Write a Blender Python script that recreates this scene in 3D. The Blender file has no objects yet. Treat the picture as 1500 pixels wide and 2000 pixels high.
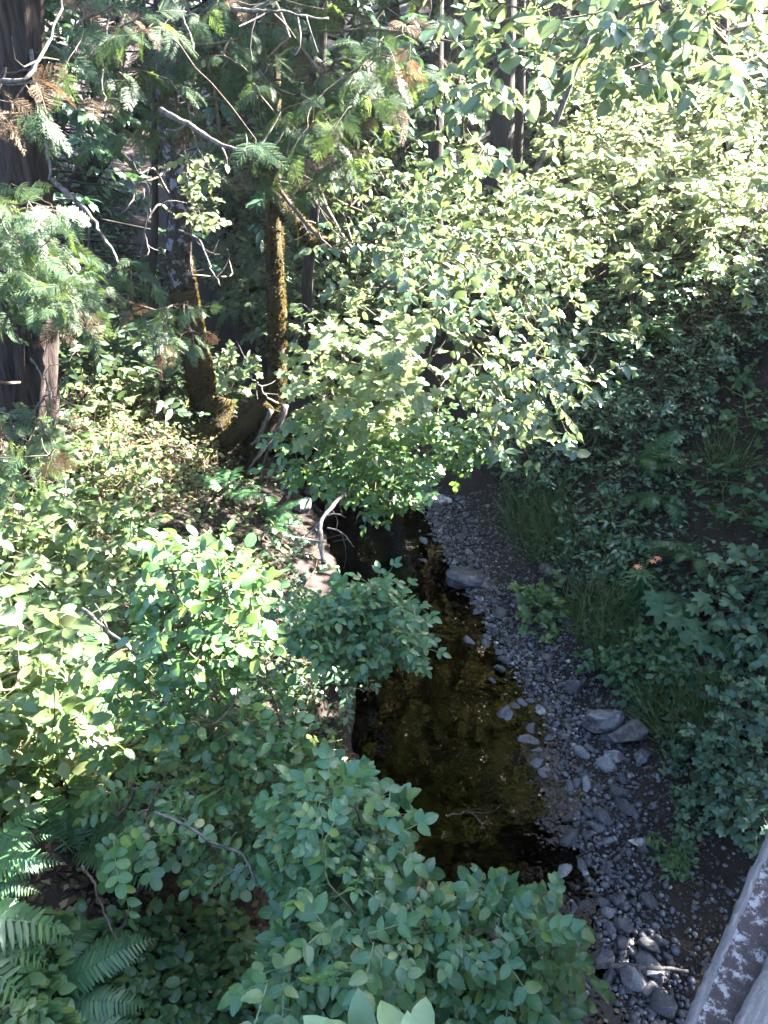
import bpy, math, random
import numpy as np
from math import radians, sin, cos, pi

sc = bpy.context.scene
COL = sc.collection
# ------------------------------------------------------------------ camera
CAMZ = 5.0
PITCH = radians(30.0)
FPX = 1555.0                      # focal length in pixels of the 1500x2000 photograph
cam_d = bpy.data.cameras.new('camera')
cam_d.sensor_fit = 'VERTICAL'
cam_d.angle = 2 * math.atan(1000 / FPX)
cam_d.clip_start = 0.05
cam_d.clip_end = 500
cam = bpy.data.objects.new('camera', cam_d)
COL.objects.link(cam)
cam.location = (0, 0, CAMZ)
cam.rotation_euler = (radians(90) - PITCH, 0, 0)
sc.camera = cam

# ------------------------------------------------------------------ sky, sun, exposure
SUN = np.array([0.80, 0.40, 0.60]); SUN /= np.linalg.norm(SUN)
elev = math.asin(SUN[2]); azim = math.atan2(SUN[0], SUN[1])
w = bpy.data.worlds.new('World'); sc.world = w; w.use_nodes = True
wn = w.node_tree.nodes; wl = w.node_tree.links
sky = wn.new('ShaderNodeTexSky'); sky.sky_type = 'NISHITA'; sky.sun_disc = False
sky.sun_elevation = elev; sky.sun_rotation = azim
sky.air_density = 1.0; sky.dust_density = 1.2; sky.ozone_density = 2.2
bg = wn['Background']; bg.inputs['Strength'].default_value = 0.05
wl.new(sky.outputs[0], bg.inputs['Color'])
sd = bpy.data.lights.new('sun', 'SUN'); sd.energy = 5.0; sd.angle = radians(0.5); sd.color = (1.0, 0.95, 0.86)
so = bpy.data.objects.new('sun', sd); COL.objects.link(so)
so.rotation_euler = (math.acos(SUN[2]), 0, math.atan2(SUN[1], SUN[0]) + pi / 2)
so.location = (20, 10, 20)
sc.view_settings.view_transform = 'Standard'; sc.view_settings.look = 'None'
sc.view_settings.gamma = 1.0; sc.view_settings.use_curve_mapping = False
sc.view_settings.exposure = 4.95
cy = sc.cycles
cy.max_bounces = 5; cy.diffuse_bounces = 1; cy.glossy_bounces = 2; cy.transmission_bounces = 2; cy.transparent_max_bounces = 8
cy.caustics_reflective = False; cy.caustics_refractive = False
cy.use_denoising = True
cy.sample_clamp_indirect = 6.0

RNG = np.random.default_rng(7)
random.seed(7)

# ------------------------------------------------------------------ pixel helpers
cP, sP = cos(PITCH), sin(PITCH)
def ray(px, py):
    rx = (np.asarray(px, float) - 750) / FPX
    ry = (np.asarray(py, float) - 1000) / FPX
    return np.stack([rx, cP - ry * sP, -sP - ry * cP], -1)
def P(px, py, D):
    return np.array([0, 0, CAMZ]) + ray(px, py) * np.asarray(D, float)[..., None]
def proj(p):
    d = p - np.array([0, 0, CAMZ])
    D = d[..., 1] * cP - d[..., 2] * sP
    u = d[..., 0] / D; v = (-d[..., 1] * sP - d[..., 2] * cP) / D
    return 750 + u * FPX, 1000 + v * FPX, D

# ------------------------------------------------------------------ terrain
YK = np.array([-8, 0, 2, 3, 4.8, 5.5, 6.5, 7.5, 8.7, 10, 12, 15, 20, 30, 60.])
XL = np.array([.9, .75, .65, .5, -.3, -.25, -.4, -.55, -.9, -1.5, -2.9, -4.1, -6, -9, -14])
XW = np.array([1.5, 1.5, 1.45, 1.42, 1.46, 1.25, 1.0, .75, .5, -.1, -1.7, -2.9, -4.7, -7.5, -12])
XR = np.array([2.0, 1.9, 2.0, 2.2, 2.3, 2.2, 1.8, 1.5, 1.35, .7, -.9, -2.3, -4.1, -7, -11])
def ip(y, X): return np.interp(y, YK, X)
def wob(x, y, f, s):
    return (np.sin(x * f + s) * np.cos(y * f * 1.13 + s * 2.1) + .6 * np.sin(x * f * 2.3 - y * f * 1.7 + s * .7)
            + .35 * np.sin(x * f * 4.1 + y * f * 3.7 + s * 1.9))
def H(x, y):
    x = np.asarray(x, float); y = np.asarray(y, float)
    xl, xw, xr = ip(y, XL), ip(y, XW), ip(y, XR)
    sl = np.interp(y, [-3, 1.5, 4, 7, 10, 20], [1.1, 1.1, .62, .36, .36, .3])
    dl = np.maximum(xl - x, 0); dr = np.maximum(x - xr, 0)
    hl = sl * np.minimum(dl, 3.5) + .3 * np.clip(dl - 3.5, 0, 60)
    hr = .6 * np.minimum(dr, 4.5) + .36 * np.clip(dr - 4.5, 0, 60)
    rough = np.clip((dl + dr) * 1.2, 0, 1)
    g = np.clip((x - xw) / np.maximum(xr - xw, .05), 0, 1)
    wmid = .5 * (xl + xw); hw = np.maximum(.5 * (xw - xl), .1)
    bed = -.2 * np.clip(1 - ((x - wmid) / hw) ** 2, 0, 1)
    z = bed + hl + hr + (.09 * g * g + .035 * g) + rough * (.05 * wob(x, y, 1.7, 1.) + .025 * wob(x, y, 5.1, 3.)) + .012 * wob(x, y, 6.3, 5.)
    z = np.where((dl > 0), np.maximum(z, .03 + .2 * dl), z)
    z = z + .16 * np.clip(y - 16, 0, 80)
    return np.where(z > 8, 8 + 6 * np.tanh((z - 8) / 6), z)
def ghit(px, py):
    px = np.atleast_1d(np.asarray(px, float)); py = np.atleast_1d(np.asarray(py, float))
    r = ray(px, py); t = np.concatenate([np.arange(.8, 14, .06), np.arange(14, 60, .3)])
    pts = np.array([0, 0, CAMZ]) + r[:, None, :] * t[None, :, None]
    below = pts[..., 2] < H(pts[..., 0], pts[..., 1])
    i = np.where(below.any(1), below.argmax(1), len(t) - 1)
    return t[i]
def G(px, py):
    d = ghit(px, py); p = P(np.atleast_1d(px), np.atleast_1d(py), d)
    p[:, 2] = H(p[:, 0], p[:, 1]); return p
def G1(px, py): return G(px, py)[0]

# ------------------------------------------------------------------ mesh builder
def nrm(a): return a / np.maximum(np.linalg.norm(a, axis=-1, keepdims=True), 1e-9)
class MB:
    def __init__(s): s.v = []; s.f = {3: [], 4: []}; s.l = []; s.n = 0; s.mi = {3: [], 4: []}
    def add(s, v, tris=None, quads=None, lc=None):
        v = np.asarray(v, float).reshape(-1, 3)
        if tris is not None and len(tris): s.f[3].append(np.asarray(tris, int).reshape(-1, 3) + s.n)
        if quads is not None and len(quads): s.f[4].append(np.asarray(quads, int).reshape(-1, 4) + s.n)
        s.v.append(v); s.l.append(np.zeros((len(v), 3)) if lc is None else np.asarray(lc, float).reshape(-1, 3)); s.n += len(v)
    def inst(s, T, pos, R, scale):
        m = len(pos)
        if m == 0: return
        scale = np.asarray(scale, float)
        if scale.ndim == 1: scale = scale[:, None]
        v = np.einsum('mij,mnj->mni', R, T['v'][None] * scale[:, None, :]) + pos[:, None, :]
        n = len(T['v']); off = (np.arange(m) * n)[:, None, None]
        t = (T['t'][None] + off).reshape(-1, 3) if len(T['t']) else None
        q = (T['q'][None] + off).reshape(-1, 4) if len(T['q']) else None
        s.add(v.reshape(-1, 3), t, q, np.broadcast_to(T['lc'][None], (m, n, 3)).reshape(-1, 3))
    def mesh(s, name, smooth=True, base=(0, 0, 0)):
        v = np.concatenate(s.v) - np.asarray(base, float); l = np.concatenate(s.l)
        me = bpy.data.meshes.new(name)
        t = np.concatenate(s.f[3]) if s.f[3] else np.zeros((0, 3), int)
        q = np.concatenate(s.f[4]) if s.f[4] else np.zeros((0, 4), int)
        me.vertices.add(len(v)); me.vertices.foreach_set('co', v.astype(np.float32).ravel())
        me.loops.add(t.size + q.size)
        me.loops.foreach_set('vertex_index', np.concatenate([t.ravel(), q.ravel()]).astype(np.int32))
        me.polygons.add(len(t) + len(q))
        ls = np.concatenate([np.arange(len(t)) * 3, t.size + np.arange(len(q)) * 4]).astype(np.int32)
        me.polygons.foreach_set('loop_start', ls)
        me.polygons.foreach_set('use_smooth', np.full(len(t) + len(q), smooth))
        at = me.attributes.new('lc', 'FLOAT_VECTOR', 'POINT'); at.data.foreach_set('vector', l.astype(np.float32).ravel())
        me.update(calc_edges=True)
        return me
    def build(s, name, mat, parent=None, smooth=True, base=(0, 0, 0)):
        if s.n == 0: return None
        me = s.mesh(name, smooth, base); me.materials.append(mat)
        o = bpy.data.objects.new(name, me); COL.objects.link(o)
        if parent is not None: o.parent = parent
        else: o.location = base
        return o
def tag(o, label=None, cat=None, group=None, kind=None):
    if label: o['label'] = label
    if cat: o['category'] = cat
    if group: o['group'] = group
    if kind: o['kind'] = kind
    return o
def thing(name, label, cat, loc, group=None, rot=None):
    o = bpy.data.objects.new(name, None); COL.objects.link(o); o.location = [float(c) for c in loc]
    o.empty_display_size = .2
    if rot: o.rotation_euler = rot
    return tag(o, label, cat, group)

def frame_from(d, n):
    """rotation matrices whose Y column is d and whose Z column is close to n"""
    y = nrm(d); z = nrm(n - (n * y).sum(-1, keepdims=True) * y); x = np.cross(y, z)
    return np.stack([x, y, z], -1)
def tube(mb, path, rad, sides=10, rough=0., seed=0, cap=True, lump=0., ridges=0):
    path = np.asarray(path, float); k = len(path); rad = np.broadcast_to(np.asarray(rad, float), (k,))
    tan = nrm(np.gradient(path, axis=0)); ref = np.array([.31, .17, .93]) if abs(tan[:, 2]).mean() < .8 else np.array([1., .2, .05])
    a = nrm(np.cross(tan, ref)); b = np.cross(tan, a)
    th = np.arange(sides) * 2 * pi / sides
    rr = np.random.default_rng(seed)
    R = rad[:, None] * (1 + rough * rr.normal(size=(k, sides)) * .5)
    if lump: R = R * (1 + lump * np.sin(np.arange(k)[:, None] * .9 + 2 * th[None] + seed) + lump * .7 * np.sin(np.arange(k)[:, None] * .43 - 3 * th[None] + seed * 1.7))
    if ridges: R = R * (1 + .07 * np.sin(ridges * th[None] + np.sin(np.arange(k)[:, None] * .5) * .8) + .03 * np.sin((ridges * 2 + 1) * th[None] + np.arange(k)[:, None] * .2))
    v = path[:, None] + R[..., None] * (np.cos(th)[None, :, None] * a[:, None] + np.sin(th)[None, :, None] * b[:, None])
    i = np.arange(k - 1)[:, None] * sides; j = np.arange(sides)[None]; j2 = (j + 1) % sides
    q = np.stack([i + j, i + j2, i + sides + j2, i + sides + j], -1).reshape(-1, 4)
    lc = np.stack(np.broadcast_arrays(th[None] / (2 * pi), np.linspace(0, 1, k)[:, None], 0.), -1)
    v = v.reshape(-1, 3); tr = []
    if cap:
        v = np.concatenate([v, path[:1], path[-1:]]); n = k * sides
        for jj in range(sides):
            tr.append((n, (jj + 1) % sides, jj)); tr.append((n + 1, (k - 1) * sides + jj, (k - 1) * sides + (jj + 1) % sides))
        lc = np.concatenate([lc.reshape(-1, 3), np.zeros((2, 3))])
    mb.add(v, tr, q, lc)
def spline(pts, n=16):
    pts = np.asarray(pts, float); k = len(pts)
    if k == 2: return pts[0] + (pts[1] - pts[0]) * np.linspace(0, 1, n)[:, None]
    p = np.concatenate([[2 * pts[0] - pts[1]], pts, [2 * pts[-1] - pts[-2]]]); out = []
    for t in np.linspace(0, k - 1, n):
        i = min(int(t), k - 2); f = t - i; a, b, c, d = p[i:i + 4]
        out.append(.5 * (2 * b + (c - a) * f + (2 * a - 5 * b + 4 * c - d) * f * f + (3 * b - a - 3 * c + d) * f ** 3))
    return np.array(out)
def sticks(mb, A, B, ra, rb, sides=4, bend=.08, rng=RNG):
    A = np.asarray(A, float); B = np.asarray(B, float); m = len(A)
    if m == 0: return
    ra = np.broadcast_to(ra, (m,)); rb = np.broadcast_to(rb, (m,))
    L = np.linalg.norm(B - A, axis=1); d = nrm(B - A)
    off = rng.normal(size=(m, 3)) * (L * bend)[:, None]
    ref = np.where(np.abs(d[:, 2:3]) > .9, np.array([[1., 0, 0]]), np.array([[0, 0, 1.]]))
    a = nrm(np.cross(d, ref)); b = np.cross(d, a)
    th = np.arange(sides) * 2 * pi / sides
    ring = np.cos(th)[None, :, None] * a[:, None] + np.sin(th)[None, :, None] * b[:, None]
    ts = [0, .34, .67, 1.]; vs = []
    for t in ts:
        c = A + (B - A) * t + off * (4 * t * (1 - t)); r = ra + (rb - ra) * t
        vs.append(c[:, None] + ring * r[:, None, None])
    v = np.stack(vs, 1).reshape(m, -1, 3); q = []
    for s in range(3):
        for j in range(sides):
            q.append((s * sides + j, s * sides + (j + 1) % sides, (s + 1) * sides + (j + 1) % sides, (s + 1) * sides + j))
    q = np.array(q)[None] + (np.arange(m) * v.shape[1])[:, None, None]
    mb.add(v.reshape(-1, 3), None, q.reshape(-1, 4))

# ------------------------------------------------------------------ leaf templates
def leaf(ws, width, fold=.18, curl=.18, ts=None):
    K = len(ws); ts = ts or [(i + 1) / (K + 1) for i in range(K)]
    v = [(0, 0, 0)]; lc = [(0, 0, 0)]
    for t, wv in zip(ts, ws):
        h = wv * width * .5; z = -curl * t * t
        v += [(-h, t, z + fold * h), (0, t, z), (h, t, z + fold * h)]; lc += [(-wv, t, 0), (0, t, 0), (wv, t, 0)]
    v.append((0, 1, -curl)); lc.append((0, 1, 0))
    tr = [(0, 2, 1), (0, 3, 2)]; q = []
    for i in range(K - 1):
        a = 1 + 3 * i; b = a + 3
        q += [(a, a + 1, b + 1, b), (a + 1, a + 2, b + 2, b + 1)]
    a = 1 + 3 * (K - 1); n = len(v) - 1
    tr += [(a, a + 1, n), (a + 1, a + 2, n)]
    return dict(v=np.array(v, float), t=np.array(tr), q=np.array(q).reshape(-1, 4), lc=np.array(lc, float))
ROUND = leaf([.62, .95, 1., .72], .78, ts=[.1, .32, .62, .88])
ROUNDS = [leaf([.6, .97, .93, .55], .7, .2, .3, ts=[.1, .34, .64, .87]), leaf([.66, 1., .98, .66], .76, .08, .08, ts=[.1, .34, .64, .87]), leaf([.5, .9, 1., .62], .62, .42, .4, ts=[.12, .36, .6, .86]), leaf([.6, 1., .85, .4], .66, .3, -.12, ts=[.1, .34, .64, .87])]
OVATE = leaf([.6, 1., .9, .5], .62, ts=[.1, .33, .6, .83])
OVATES = [OVATE, leaf([.6, 1., .88, .45], .58, .4, .42, ts=[.1, .33, .6, .83]), leaf([.55, .95, .95, .5], .68, .1, .05, ts=[.1, .33, .6, .83]), leaf([.6, 1., .8, .4], .55, .3, -.15, ts=[.1, .33, .6, .83])]
TOOTH = leaf([.6, .93, .9, 1., .93, .95, .8, .76, .52, .4], .66, .2, .25, ts=[.08, .2, .24, .38, .43, .56, .61, .74, .79, .89])
LANCE = leaf([.8, 1., .6], .26, ts=[.18, .45, .78])
SMALL = leaf([.95, .85], .42, ts=[.3, .7])
QUAD = leaf([1.], .62, .25, .2, ts=[.45])
def join(parts):
    v = []; t = []; q = []; l = []; n = 0
    for T, R, p, s in parts:
        v.append((T['v'] * s) @ np.asarray(R).T + p); l.append(T['lc'])
        t.append(T['t'].reshape(-1, 3) + n); q.append(T['q'].reshape(-1, 4) + n); n += len(T['v'])
    return dict(v=np.concatenate(v), t=np.concatenate(t), q=np.concatenate(q), lc=np.concatenate(l))
def strip(L, wd, curl):
    ts = np.linspace(0, 1, 6); v = []; q = []
    for i, t in enumerate(ts):
        v += [(-wd, t * L, -curl * t * t), (wd, t * L, -curl * t * t)]
        if i: q.append((2 * i - 2, 2 * i - 1, 2 * i + 1, 2 * i))
    return dict(v=np.array(v, float), t=np.zeros((0, 3), int), q=np.array(q), lc=np.zeros((12, 3)))
def rotz(a): return np.array([[cos(a), -sin(a), 0], [sin(a), cos(a), 0], [0, 0, 1.]])
def rotx(a): return np.array([[1., 0, 0], [0, cos(a), -sin(a)], [0, sin(a), cos(a)]])
def compound(T, pairs, llen, curl=.18, seed=1, ang=62):
    r = np.random.default_rng(seed); parts = [(strip(1., .012, curl), np.eye(3), np.zeros(3), 1.)]
    for i in range(pairs):
        t = .3 + .55 * i / max(pairs - 1, 1); s = llen * (1 - .1 * abs(i - pairs * .5) + r.uniform(-.1, .1))
        for sg in (-1, 1):
            parts.append((T, rotz(-sg * radians(ang - 8 * i + r.uniform(-9, 9))) @ rotx(r.uniform(-.35, .2)), np.array([0, t + r.uniform(-.03, .03), -curl * t * t]), s * r.uniform(.85, 1.1)))
    parts.append((T, rotz(r.uniform(-.2, .2)) @ rotx(-.3), np.array([0, .97, -curl]), llen * 1.08))
    return join(parts)
ELDER = [compound(TOOTH, 2, .5, .22, 1), compound(TOOTH, 3, .44, .2, 2), compound(TOOTH, 2, .46, .1, 3, 70), compound(TOOTH, 3, .42, .3, 11)]
ROSE = [compound(OVATE, 2, .42, .15, s, 66) for s in (4, 5, 6)]
TRIO = [compound(OVATE, 1, .6, .15, s, 72) for s in (7, 8)]
PAIRS = [compound(ROUNDS[s % 4], 3, .36, .25, s, 75) for s in (9, 10)]
def palm(lobes, depth, seed=0):
    angs = np.linspace(-2.35, 2.35, lobes); pts = []; r = np.random.default_rng(seed)
    for i, a in enumerate(angs):
        L = .62 - .09 * abs(a); d = (angs[1] - angs[0])
        for da, k in ((-.32, .72), (-.16, .86), (0, 1.), (.16, .86), (.32, .72)):
            pts.append((a + da * d, L * k * r.uniform(.94, 1.06)))
        if i < lobes - 1: pts.append((a + d / 2, L * (1 - depth)))
    v = [(0, .32, 0.)] + [(sin(a) * L, .32 + cos(a) * L, .05 * cos(3 * a) - .22 * L * L) for a, L in pts] + [(0, .12, 0)]
    n = len(v); t = [(0, i + 1, i) for i in range(1, n - 1)] + [(0, 1, n - 1)]
    lc = [(0, .3, 0)] + [(sin(a) * .9, .5, 0) for a, L in pts] + [(0, 0, 0)]
    return dict(v=np.array(v), t=np.array(t), q=np.zeros((0, 4), int), lc=np.array(lc, float))
MAPLE = palm(5, .38, 3)
BIGPALM = palm(7, .42, 4)
def cedar_spray(seed, pairs=9):
    r = np.random.default_rng(seed); parts = []
    blade = leaf([1., .8], .13, .1, .05, ts=[.3, .8])
    def bl(p, a, L, z): parts.append((blade, rotz(a), np.array([p[0], p[1], z]), np.array([L, L, L])))
    parts.append((strip(1., .008, .3), np.eye(3), np.zeros(3), 1.))
    for i in range(pairs):
        t = .1 + .85 * i / pairs
        for sg in (-1, 1):
            tt = t + r.uniform(-.02, .02); a = -sg * radians(48 + r.uniform(-8, 8)); L = .44 * (1 - t * .72) * r.uniform(.8, 1.15)
            d = np.array([-sin(a), cos(a)]); z = -.3 * tt * tt
            k = 5
            for j in range(k):
                u = (j + .6) / k; p = np.array([0, tt]) + d * L * u; s = L * .42 * (1 - .5 * u)
                for s2 in (-1, 1):
                    bl(p, a + s2 * radians(34), max(s, .05), z - .12 * u * L - .04 * u)
            bl(np.array([0, tt]) + d * L * .8, a, L * .35, z - .1 * L)
            bl(np.array([0, tt]), a, L * .95, z)
    return join(parts)
CEDAR = [cedar_spray(s) for s in (1, 2, 3)]

# ------------------------------------------------------------------ materials
def new_mat(name):
    m = bpy.data.materials.new(name); m.use_nodes = True; nt = m.node_tree
    return m, nt.nodes, nt.links, nt.nodes['Principled BSDF'], nt.nodes['Material Output']
def ramp(nodes, cols, interp='LINEAR'):
    r = nodes.new('ShaderNodeValToRGB'); r.color_ramp.interpolation = interp; e = r.color_ramp.elements
    while len(e) < len(cols): e.new(.5)
    for i, (p, c) in enumerate(cols): e[i].position = p; e[i].color = (*c, 1)
    return r
def mixc(nodes, links, fac, a, b, mode='MIX'):
    n = nodes.new('ShaderNodeMix'); n.data_type = 'RGBA'; n.blend_type = mode
    for sock, val in ((n.inputs[0], fac), (n.inputs[6], a), (n.inputs[7], b)):
        if hasattr(val, 'links'): links.new(val, sock)
        else: sock.default_value = val if isinstance(val, (int, float)) else (*val, 1)
    return n.outputs[2]
def math_n(nodes, links, op, a, b=None):
    n = nodes.new('ShaderNodeMath'); n.operation = op
    for i, val in enumerate((a, b)):
        if val is None: continue
        if hasattr(val, 'links'): links.new(val, n.inputs[i])
        else: n.inputs[i].default_value = val
    return n.outputs[0]
def leaf_mat(name, cols, trans=(.16, .22, .03), tmix=.33, rough=.42, spec=.45, vein=True, spots=False):
    m, N, L, b, out = new_mat(name)
    geo = N.new('ShaderNodeNewGeometry'); r = ramp(N, cols); L.new(geo.outputs['Random Per Island'], r.inputs[0]); c = r.outputs[0]
    if vein:
        a = N.new('ShaderNodeAttribute'); a.attribute_name = 'lc'; s = N.new('ShaderNodeSeparateXYZ'); L.new(a.outputs['Vector'], s.inputs[0])
        ax = math_n(N, L, 'ABSOLUTE', s.outputs[0])
        mid = math_n(N, L, 'LESS_THAN', ax, .07)
        f = math_n(N, L, 'FRACT', math_n(N, L, 'SUBTRACT', math_n(N, L, 'MULTIPLY', s.outputs[1], 7.), math_n(N, L, 'MULTIPLY', ax, 2.2)))
        side = math_n(N, L, 'MULTIPLY', math_n(N, L, 'LESS_THAN', f, .16), .45)
        vf = math_n(N, L, 'MULTIPLY', math_n(N, L, 'MAXIMUM', mid, side), .45)
        c = mixc(N, L, vf, c, (.16, .2, .08))
    tc = N.new('ShaderNodeTexCoord'); nz = N.new('ShaderNodeTexNoise'); nz.inputs['Scale'].default_value = 38; L.new(tc.outputs['Object'], nz.inputs['Vector'])
    c = mixc(N, L, math_n(N, L, 'MULTIPLY', nz.outputs[0], .5), c, mixc(N, L, 1., c, (.45, .5, .45), 'MULTIPLY'))
    if spots:
        ns = N.new('ShaderNodeTexNoise'); ns.inputs['Scale'].default_value = 55.; ns.inputs['Detail'].default_value = 3; L.new(tc.outputs['Object'], ns.inputs['Vector'])
        sr = ramp(N, [(.66, (0, 0, 0)), (.72, (.8, .8, .8))]); L.new(ns.outputs[0], sr.inputs[0]); c = mixc(N, L, sr.outputs[0], c, (.14, .11, .035))
        bl = N.new('ShaderNodeBump'); bl.inputs['Strength'].default_value = .35; bl.inputs['Distance'].default_value = .004; L.new(nz.outputs[0], bl.inputs['Height']); L.new(bl.outputs[0], b.inputs['Normal'])
    L.new(c, b.inputs['Base Color']); b.inputs['Roughness'].default_value = rough; b.inputs['Specular IOR Level'].default_value = spec
    t = N.new('ShaderNodeBsdfTranslucent'); L.new(mixc(N, L, .55, c, trans), t.inputs[0])
    mx = N.new('ShaderNodeMixShader'); mx.inputs[0].default_value = tmix
    L.new(b.outputs[0], mx.inputs[1]); L.new(t.outputs[0], mx.inputs[2]); L.new(mx.outputs[0], out.inputs[0])
    return m
def bark_mat(name, dark, light, scale=7., stretch=.18, moss=None, moss_amt=.5, lichen=None, lich_amt=.5, bump=.6):
    m, N, L, b, out = new_mat(name)
    tc = N.new('ShaderNodeTexCoord'); mp = N.new('ShaderNodeMapping'); mp.inputs['Scale'].default_value = (1, 1, stretch); L.new(tc.outputs['Object'], mp.inputs[0])
    nz = N.new('ShaderNodeTexNoise'); nz.inputs['Scale'].default_value = scale * 2.2; nz.inputs['Detail'].default_value = 8; nz.inputs['Roughness'].default_value = .7; L.new(mp.outputs[0], nz.inputs['Vector'])
    r = ramp(N, [(.40, dark), (.62, light)]); L.new(nz.outputs[0], r.inputs[0]); c = r.outputs[0]
    n2 = N.new('ShaderNodeTexNoise'); n2.inputs['Scale'].default_value = 5.; n2.inputs['Detail'].default_value = 7; n2.inputs['Roughness'].default_value = .72; L.new(tc.outputs['Object'], n2.inputs['Vector'])
    hgt = nz.outputs[0]
    if lichen:
        n3 = N.new('ShaderNodeTexNoise'); n3.inputs['Scale'].default_value = 11.; n3.inputs['Detail'].default_value = 6; L.new(tc.outputs['Object'], n3.inputs['Vector'])
        f = ramp(N, [(.62 - .2 * lich_amt, (0, 0, 0)), (.66 - .2 * lich_amt, (1, 1, 1))]); L.new(n3.outputs[0], f.inputs[0]); c = mixc(N, L, f.outputs[0], c, lichen)
    if moss:
        f = ramp(N, [(.66 - .35 * moss_amt, (0, 0, 0)), (.76 - .35 * moss_amt, (1, 1, 1))]); L.new(n2.outputs[0], f.inputs[0])
        n4 = N.new('ShaderNodeTexNoise'); n4.inputs['Scale'].default_value = 90; n4.inputs['Detail'].default_value = 4; L.new(tc.outputs['Object'], n4.inputs['Vector'])
        mc = mixc(N, L, n4.outputs[0], tuple(x * .45 for x in moss), tuple(x * 1.5 for x in moss)); c = mixc(N, L, f.outputs[0], c, mc)
        hgt = math_n(N, L, 'ADD', hgt, math_n(N, L, 'MULTIPLY', math_n(N, L, 'MULTIPLY', n4.outputs[0], f.outputs[0]), .8))
    L.new(c, b.inputs['Base Color']); b.inputs['Roughness'].default_value = .9; b.inputs['Specular IOR Level'].default_value = .2
    bp = N.new('ShaderNodeBump'); bp.inputs['Strength'].default_value = bump; bp.inputs['Distance'].default_value = .03; L.new(hgt, bp.inputs['Height']); L.new(bp.outputs[0], b.inputs['Normal'])
    return m
def rock_mat(name, cols, rough=.5, spots=(.3, .3, .32)):
    m, N, L, b, out = new_mat(name)
    oi = N.new('ShaderNodeObjectInfo'); geo = N.new('ShaderNodeNewGeometry'); r = ramp(N, cols)
    rnd = math_n(N, L, 'FRACT', math_n(N, L, 'ADD', oi.outputs['Random'], geo.outputs['Random Per Island'])); L.new(rnd, r.inputs[0])
    tc = N.new('ShaderNodeTexCoord'); nz = N.new('ShaderNodeTexNoise'); nz.inputs['Scale'].default_value = 3.; nz.inputs['Detail'].default_value = 9; nz.inputs['Roughness'].default_value = .7
    L.new(tc.outputs['Object'], nz.inputs['Vector'])
    c = mixc(N, L, nz.outputs[0], mixc(N, L, 1., r.outputs[0], (.35, .35, .38), 'MULTIPLY'), mixc(N, L, .35, r.outputs[0], spots))
    n2 = N.new('ShaderNodeTexNoise'); n2.inputs['Scale'].default_value = 14.; n2.inputs['Detail'].default_value = 8; n2.inputs['Distortion'].default_value = 1.2; L.new(tc.outputs['Object'], n2.inputs['Vector'])
    rp = ramp(N, [(.38, (.35, .33, .33)), (.52, (1, 1, 1)), (.7, (1.5, 1.5, 1.5))]); L.new(n2.outputs[0], rp.inputs[0]); c = mixc(N, L, 1., c, rp.outputs[0], 'MULTIPLY')
    L.new(c, b.inputs['Base Color']); b.inputs['Specular IOR Level'].default_value = .5
    rr = N.new('ShaderNodeMapRange'); rr.inputs[3].default_value = rough - .15; rr.inputs[4].default_value = rough + .2; L.new(nz.outputs[0], rr.inputs[0]); L.new(rr.outputs[0], b.inputs['Roughness'])
    bp = N.new('ShaderNodeBump'); bp.inputs['Strength'].default_value = .5; bp.inputs['Distance'].default_value = .06; L.new(nz.outputs[0], bp.inputs['Height']); L.new(bp.outputs[0], b.inputs['Normal'])
    return m
M = {}
M['elder'] = leaf_mat('elder_leaf', [(0, (.03, .10, .042)), (.45, (.044, .13, .05)), (.8, (.075, .16, .052)), (1, (.14, .19, .045))], (.14, .26, .06), .28, .36, .5, True, True)
M['snow'] = leaf_mat('rounded_leaf', [(0, (.038, .10, .040)), (.6, (.06, .14, .048)), (.88, (.085, .16, .045)), (1, (.17, .20, .04))], (.17, .28, .05), .3, .38, .5, True, True)
M['bramble'] = leaf_mat('bramble_leaf', [(0, (.05, .10, .04)), (.5, (.085, .14, .055)), (.85, (.12, .17, .07)), (1, (.19, .19, .08))], (.28, .36, .10), .38)
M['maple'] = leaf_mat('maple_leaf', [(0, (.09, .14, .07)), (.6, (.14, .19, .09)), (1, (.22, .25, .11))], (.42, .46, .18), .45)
M['alder'] = leaf_mat('alder_leaf', [(0, (.05, .095, .065)), (.55, (.075, .125, .08)), (.9, (.11, .16, .075)), (1, (.2, .22, .06))], (.24, .3, .08), .32, .3, .7)
M['dark'] = leaf_mat('evergreen_leaf', [(0, (.038, .09, .055)), (.6, (.062, .135, .078)), (1, (.11, .17, .075))], (.08, .14, .03), .2, .32, .5, False)
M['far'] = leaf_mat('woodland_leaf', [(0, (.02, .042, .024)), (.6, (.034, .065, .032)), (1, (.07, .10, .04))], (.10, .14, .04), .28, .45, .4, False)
M['cedar'] = leaf_mat('cedar_leaf', [(0, (.022, .045, .03)), (.6, (.035, .07, .038)), (1, (.075, .11, .035))], (.22, .32, .06), .36, .5, .35, False)
M['brown'] = leaf_mat('dead_leaf', [(0, (.045, .03, .02)), (.5, (.085, .058, .038)), (.85, (.15, .10, .06)), (1, (.24, .19, .13))], (.2, .12, .06), .25, .7, .2, False)
M['straw'] = leaf_mat('dry_litter', [(0, (.06, .035, .022)), (.4, (.14, .09, .055)), (.75, (.26, .20, .13)), (1, (.40, .35, .26))], (.3, .22, .12), .25, .7, .2, False)
M['fern'] = leaf_mat('fern_leaf', [(0, (.035, .085, .04)), (.6, (.05, .12, .05)), (1, (.08, .15, .05))], (.14, .24, .05), .3, .4, .4, False)
M['pale'] = leaf_mat('pale_leaf', [(0, (.11, .18, .10)), (1, (.14, .22, .11))], (.2, .3, .1), .3, .45, .4)
M['grass'] = leaf_mat('grass_blade', [(0, (.05, .10, .04)), (.6, (.08, .13, .05)), (1, (.2, .19, .09))], (.14, .2, .05), .3, .5, .3, False)
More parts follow.
